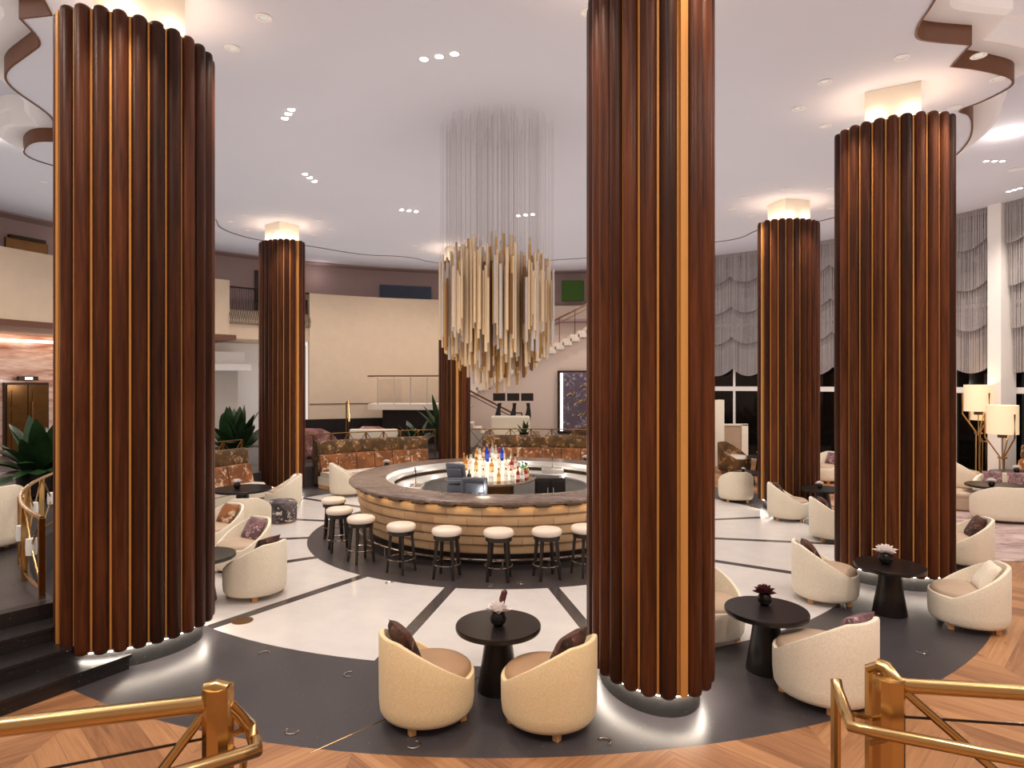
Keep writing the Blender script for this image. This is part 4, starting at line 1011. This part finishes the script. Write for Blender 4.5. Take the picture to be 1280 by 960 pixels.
p = P(1231,494,19.5); floor_lamp('drum floor lamp mostly hidden behind the tallest lamp', p.x, p.y, 2.68)
p = P(1253,507,17.3); floor_lamp('shorter drum floor lamp in front of the white pillar', p.x, p.y, 2.43)

# ------------------------------------------------------------------ plants
def leaf_strip(m, base, az, el, L, w, droop, n=7):
    d0 = Vector((cos(az)*cos(el), sin(az)*cos(el), sin(el))); side = Vector((-sin(az), cos(az), 0)); p = Vector(base); pts = []
    d = d0.copy()
    for i in range(n+1):
        s = i/n; ww = w*max(.06, sin(pi*min(1, .12+s*.88))**.7) if s > .18 else .02
        up = side.cross(d).normalized()
        pts.append((p - side*ww + up*ww*.25, p.copy(), p + side*ww + up*ww*.25)); p = p + d*L/n; d = (d + Vector((0,0,-droop/n))).normalized()
    vs = [v for q in pts for v in q]; fs = []
    for i in range(n): fs += [(3*i,3*i+1,3*i+4,3*i+3), (3*i+1,3*i+2,3*i+5,3*i+4)]
    m.add(vs, fs)
def plant(label, loc, n, L, w, seed, pot_r=.3, pot_h=.45, el=(25,80), cat='plant'):
    random.seed(seed); t = thing('potted_plant', label, cat, loc, 0, 'broad leaved potted plants')
    m = MB(); m.lathe([(pot_r*.8,0),(pot_r,.05),(pot_r,pot_h),(pot_r*.9,pot_h),(pot_r*.88,pot_h-.06)], 28); m.build('pot', M['pot'], t, 40)
    m = MB(); m.lathe([(pot_r*.86,pot_h-.06),(pot_r*.86,pot_h-.05)], 24); m.build('soil', M['soil'], t)
    m = MB()
    for k in range(n):
        leaf_strip(m, (random.uniform(-.08,.08), random.uniform(-.08,.08), pot_h-.06), k*2.4+random.random(), R(random.uniform(*el)), L*random.uniform(.75,1.1), w*random.uniform(.8,1.15), random.uniform(.5,1.3))
    m.build('foliage', M['leaf'], t, 80)
plant('big dark leafy plant behind the terrace sofa at the frame edge', (-10.1, 13.7, PH), 44, 1.35, .2, 3, .42, .5, (15,75))
plant('second dark leafy plant on the terrace, half behind the stepped column', (-9.6, 15.6, PH), 24, 1.1, .18, 9, .35, .4)
plant('leafy plant on the terrace beyond the first banquette', (-8.2, 18.9, PH), 26, 1.45, .24, 5, .35, .4, (35,85))
plant('spreading palm-like plant under the stair landing', (-3.35, 22.5, PH), 14, 1.1, .17, 6, .3, .3, (35,80))
plant('tall plant with upright leaves beside the farthest column', (-2.45, 23.2, PH), 12, 1.7, .22, 8, .3, .35, (60,88))
plant('small black planted urn before the cream sofa', P(655,545,21.9).to_tuple()[:2] + (PH,), 12, .5, .05, 11, .16, .75, (30,80))
random.seed(99)
# fallen petals / floor lights set in the ring
rm = MB(); rm.loft([[Vector(((.055+.008*cos(2*pi*k/6))*cos(a), (.055+.008*cos(2*pi*k/6))*sin(a), .004+.004*sin(2*pi*k/6))) for k in range(6)] for a in [2*pi*i/20 for i in range(13)]], True, True); RIM = rm.mesh('floor_socket_ring', M['chrome'], True)
for k, (px, py) in enumerate(((330,817),(437,843),(365,914),(517,931),(755,927),(487,729),(652,729),(1153,815),(613,732))):
    o = link('floor_socket_ring', RIM); o.location = G(px, py, 0) + Vector((0,0,.002)); o.rotation_euler = (0,0,k*1.3)
    tag(o, 'small pale metal arc set in the dark floor', 'floor fitting', 'metal arcs in the dark floor')

# entrance wall behind the photographer
b = MB(); b.box((-17,-4.4,0), (17,-4.2,HO)); b.box((-17,-4.4,0), (-16.8,9,HO)); b.box((16.8,-4.4,0), (17,9,HO)); struct(b.build('wall_front', M['beige']))
# ------------------------------------------------------------------ room lighting
for x, y, pw in ((-3.2,1.2,560), (0,1.0,520), (3.4,1.2,560), (-6.2,4.2,500), (6.2,4.0,700), (8.6,7.0,500), (10.5,11.5,600), (12.2,15.5,450), (9.5,18.5,450)):
    o = link('downlight', DLM); hh = HO; o.location = (x,y,hh+.006); o.scale = (1.6,1.6,1)
    tag(o, 'round fill downlight added in the outer ceiling beyond the walnut trim', 'downlight', 'outer ceiling downlights')
    lamp('SPOT', (x,y,hh-.05), pw, (1,.88,.75), .12, 120, (x*.9, y+2.5, 0), .9)  # spots near the camera are added to brighten the chair fronts
for th in (-70, -90, -105, -125, -145, -160, -175, -195):
    p = pol(12.3, th, HO); o = link('downlight', DLM); o.location = (p.x,p.y,HO+.006)
    tag(o, 'round recessed downlight in the ceiling over the terrace', 'downlight', 'terrace ceiling downlights')
    lamp('SPOT', (p.x,p.y,HO-.05), 420, (1,.88,.75), .12, 125, pol(13.6, th, 0), .9)
for th in (-66, -80, -92, -106, -120, -132):
    p = pol(17.0, th, 4.45); lamp('POINT', p, 16, (1,.88,.78), .2)
for th in (-110,-118,-126): lamp('POINT', pol(17.0, th, 3.0), 25, (1,.94,.9), .2)
for th in (-70,-95,-120,-150,-175): lamp('POINT', pol(16.3, th, 7.7), 8, (1,.9,.85), .1)
# under-counter glow of the bar
for k in range(12): lamp('POINT', pol(2.1, 30*k+20, 1.12), 4.0, (1,.93,.85), .03, spec=0)
for th in range(0, 360, 45): lamp('POINT', pol(10.4 if th not in (0,45,315) else 9.6, th, HO-.25), 22, (1,.9,.82), .15)

w = bpy.data.worlds.new('World'); bpy.context.scene.world = w; w.use_nodes = True
w.node_tree.nodes['Background'].inputs[0].default_value = (1,.93,.9,1); w.node_tree.nodes['Background'].inputs[1].default_value = .9
cam = bpy.data.cameras.new('Camera'); cam.sensor_width = 36; cam.lens = 36*F/1280; cam.clip_end = 200; cam.clip_start = .05
co = bpy.data.objects.new('Camera', cam); C.objects.link(co); co.location = (0,0,EYE); co.rotation_euler = (pi/2,0,0)
sc = bpy.context.scene; sc.camera = co
sc.view_settings.view_transform = 'Standard'; sc.view_settings.look = 'None'; sc.view_settings.gamma = 1; sc.view_settings.use_curve_mapping = False
sc.view_settings.exposure = 0.0
sc.cycles.use_fast_gi = True; sc.cycles.fast_gi_method = 'ADD'; sc.cycles.ao_bounces = 1; sc.cycles.ao_bounces_render = 1
w.light_settings.ao_factor = .43; w.light_settings.distance = 3.0
try: sc.cycles.use_denoising = True; sc.cycles.max_bounces = 8; sc.cycles.sample_clamp_indirect = 6
except Exception: pass
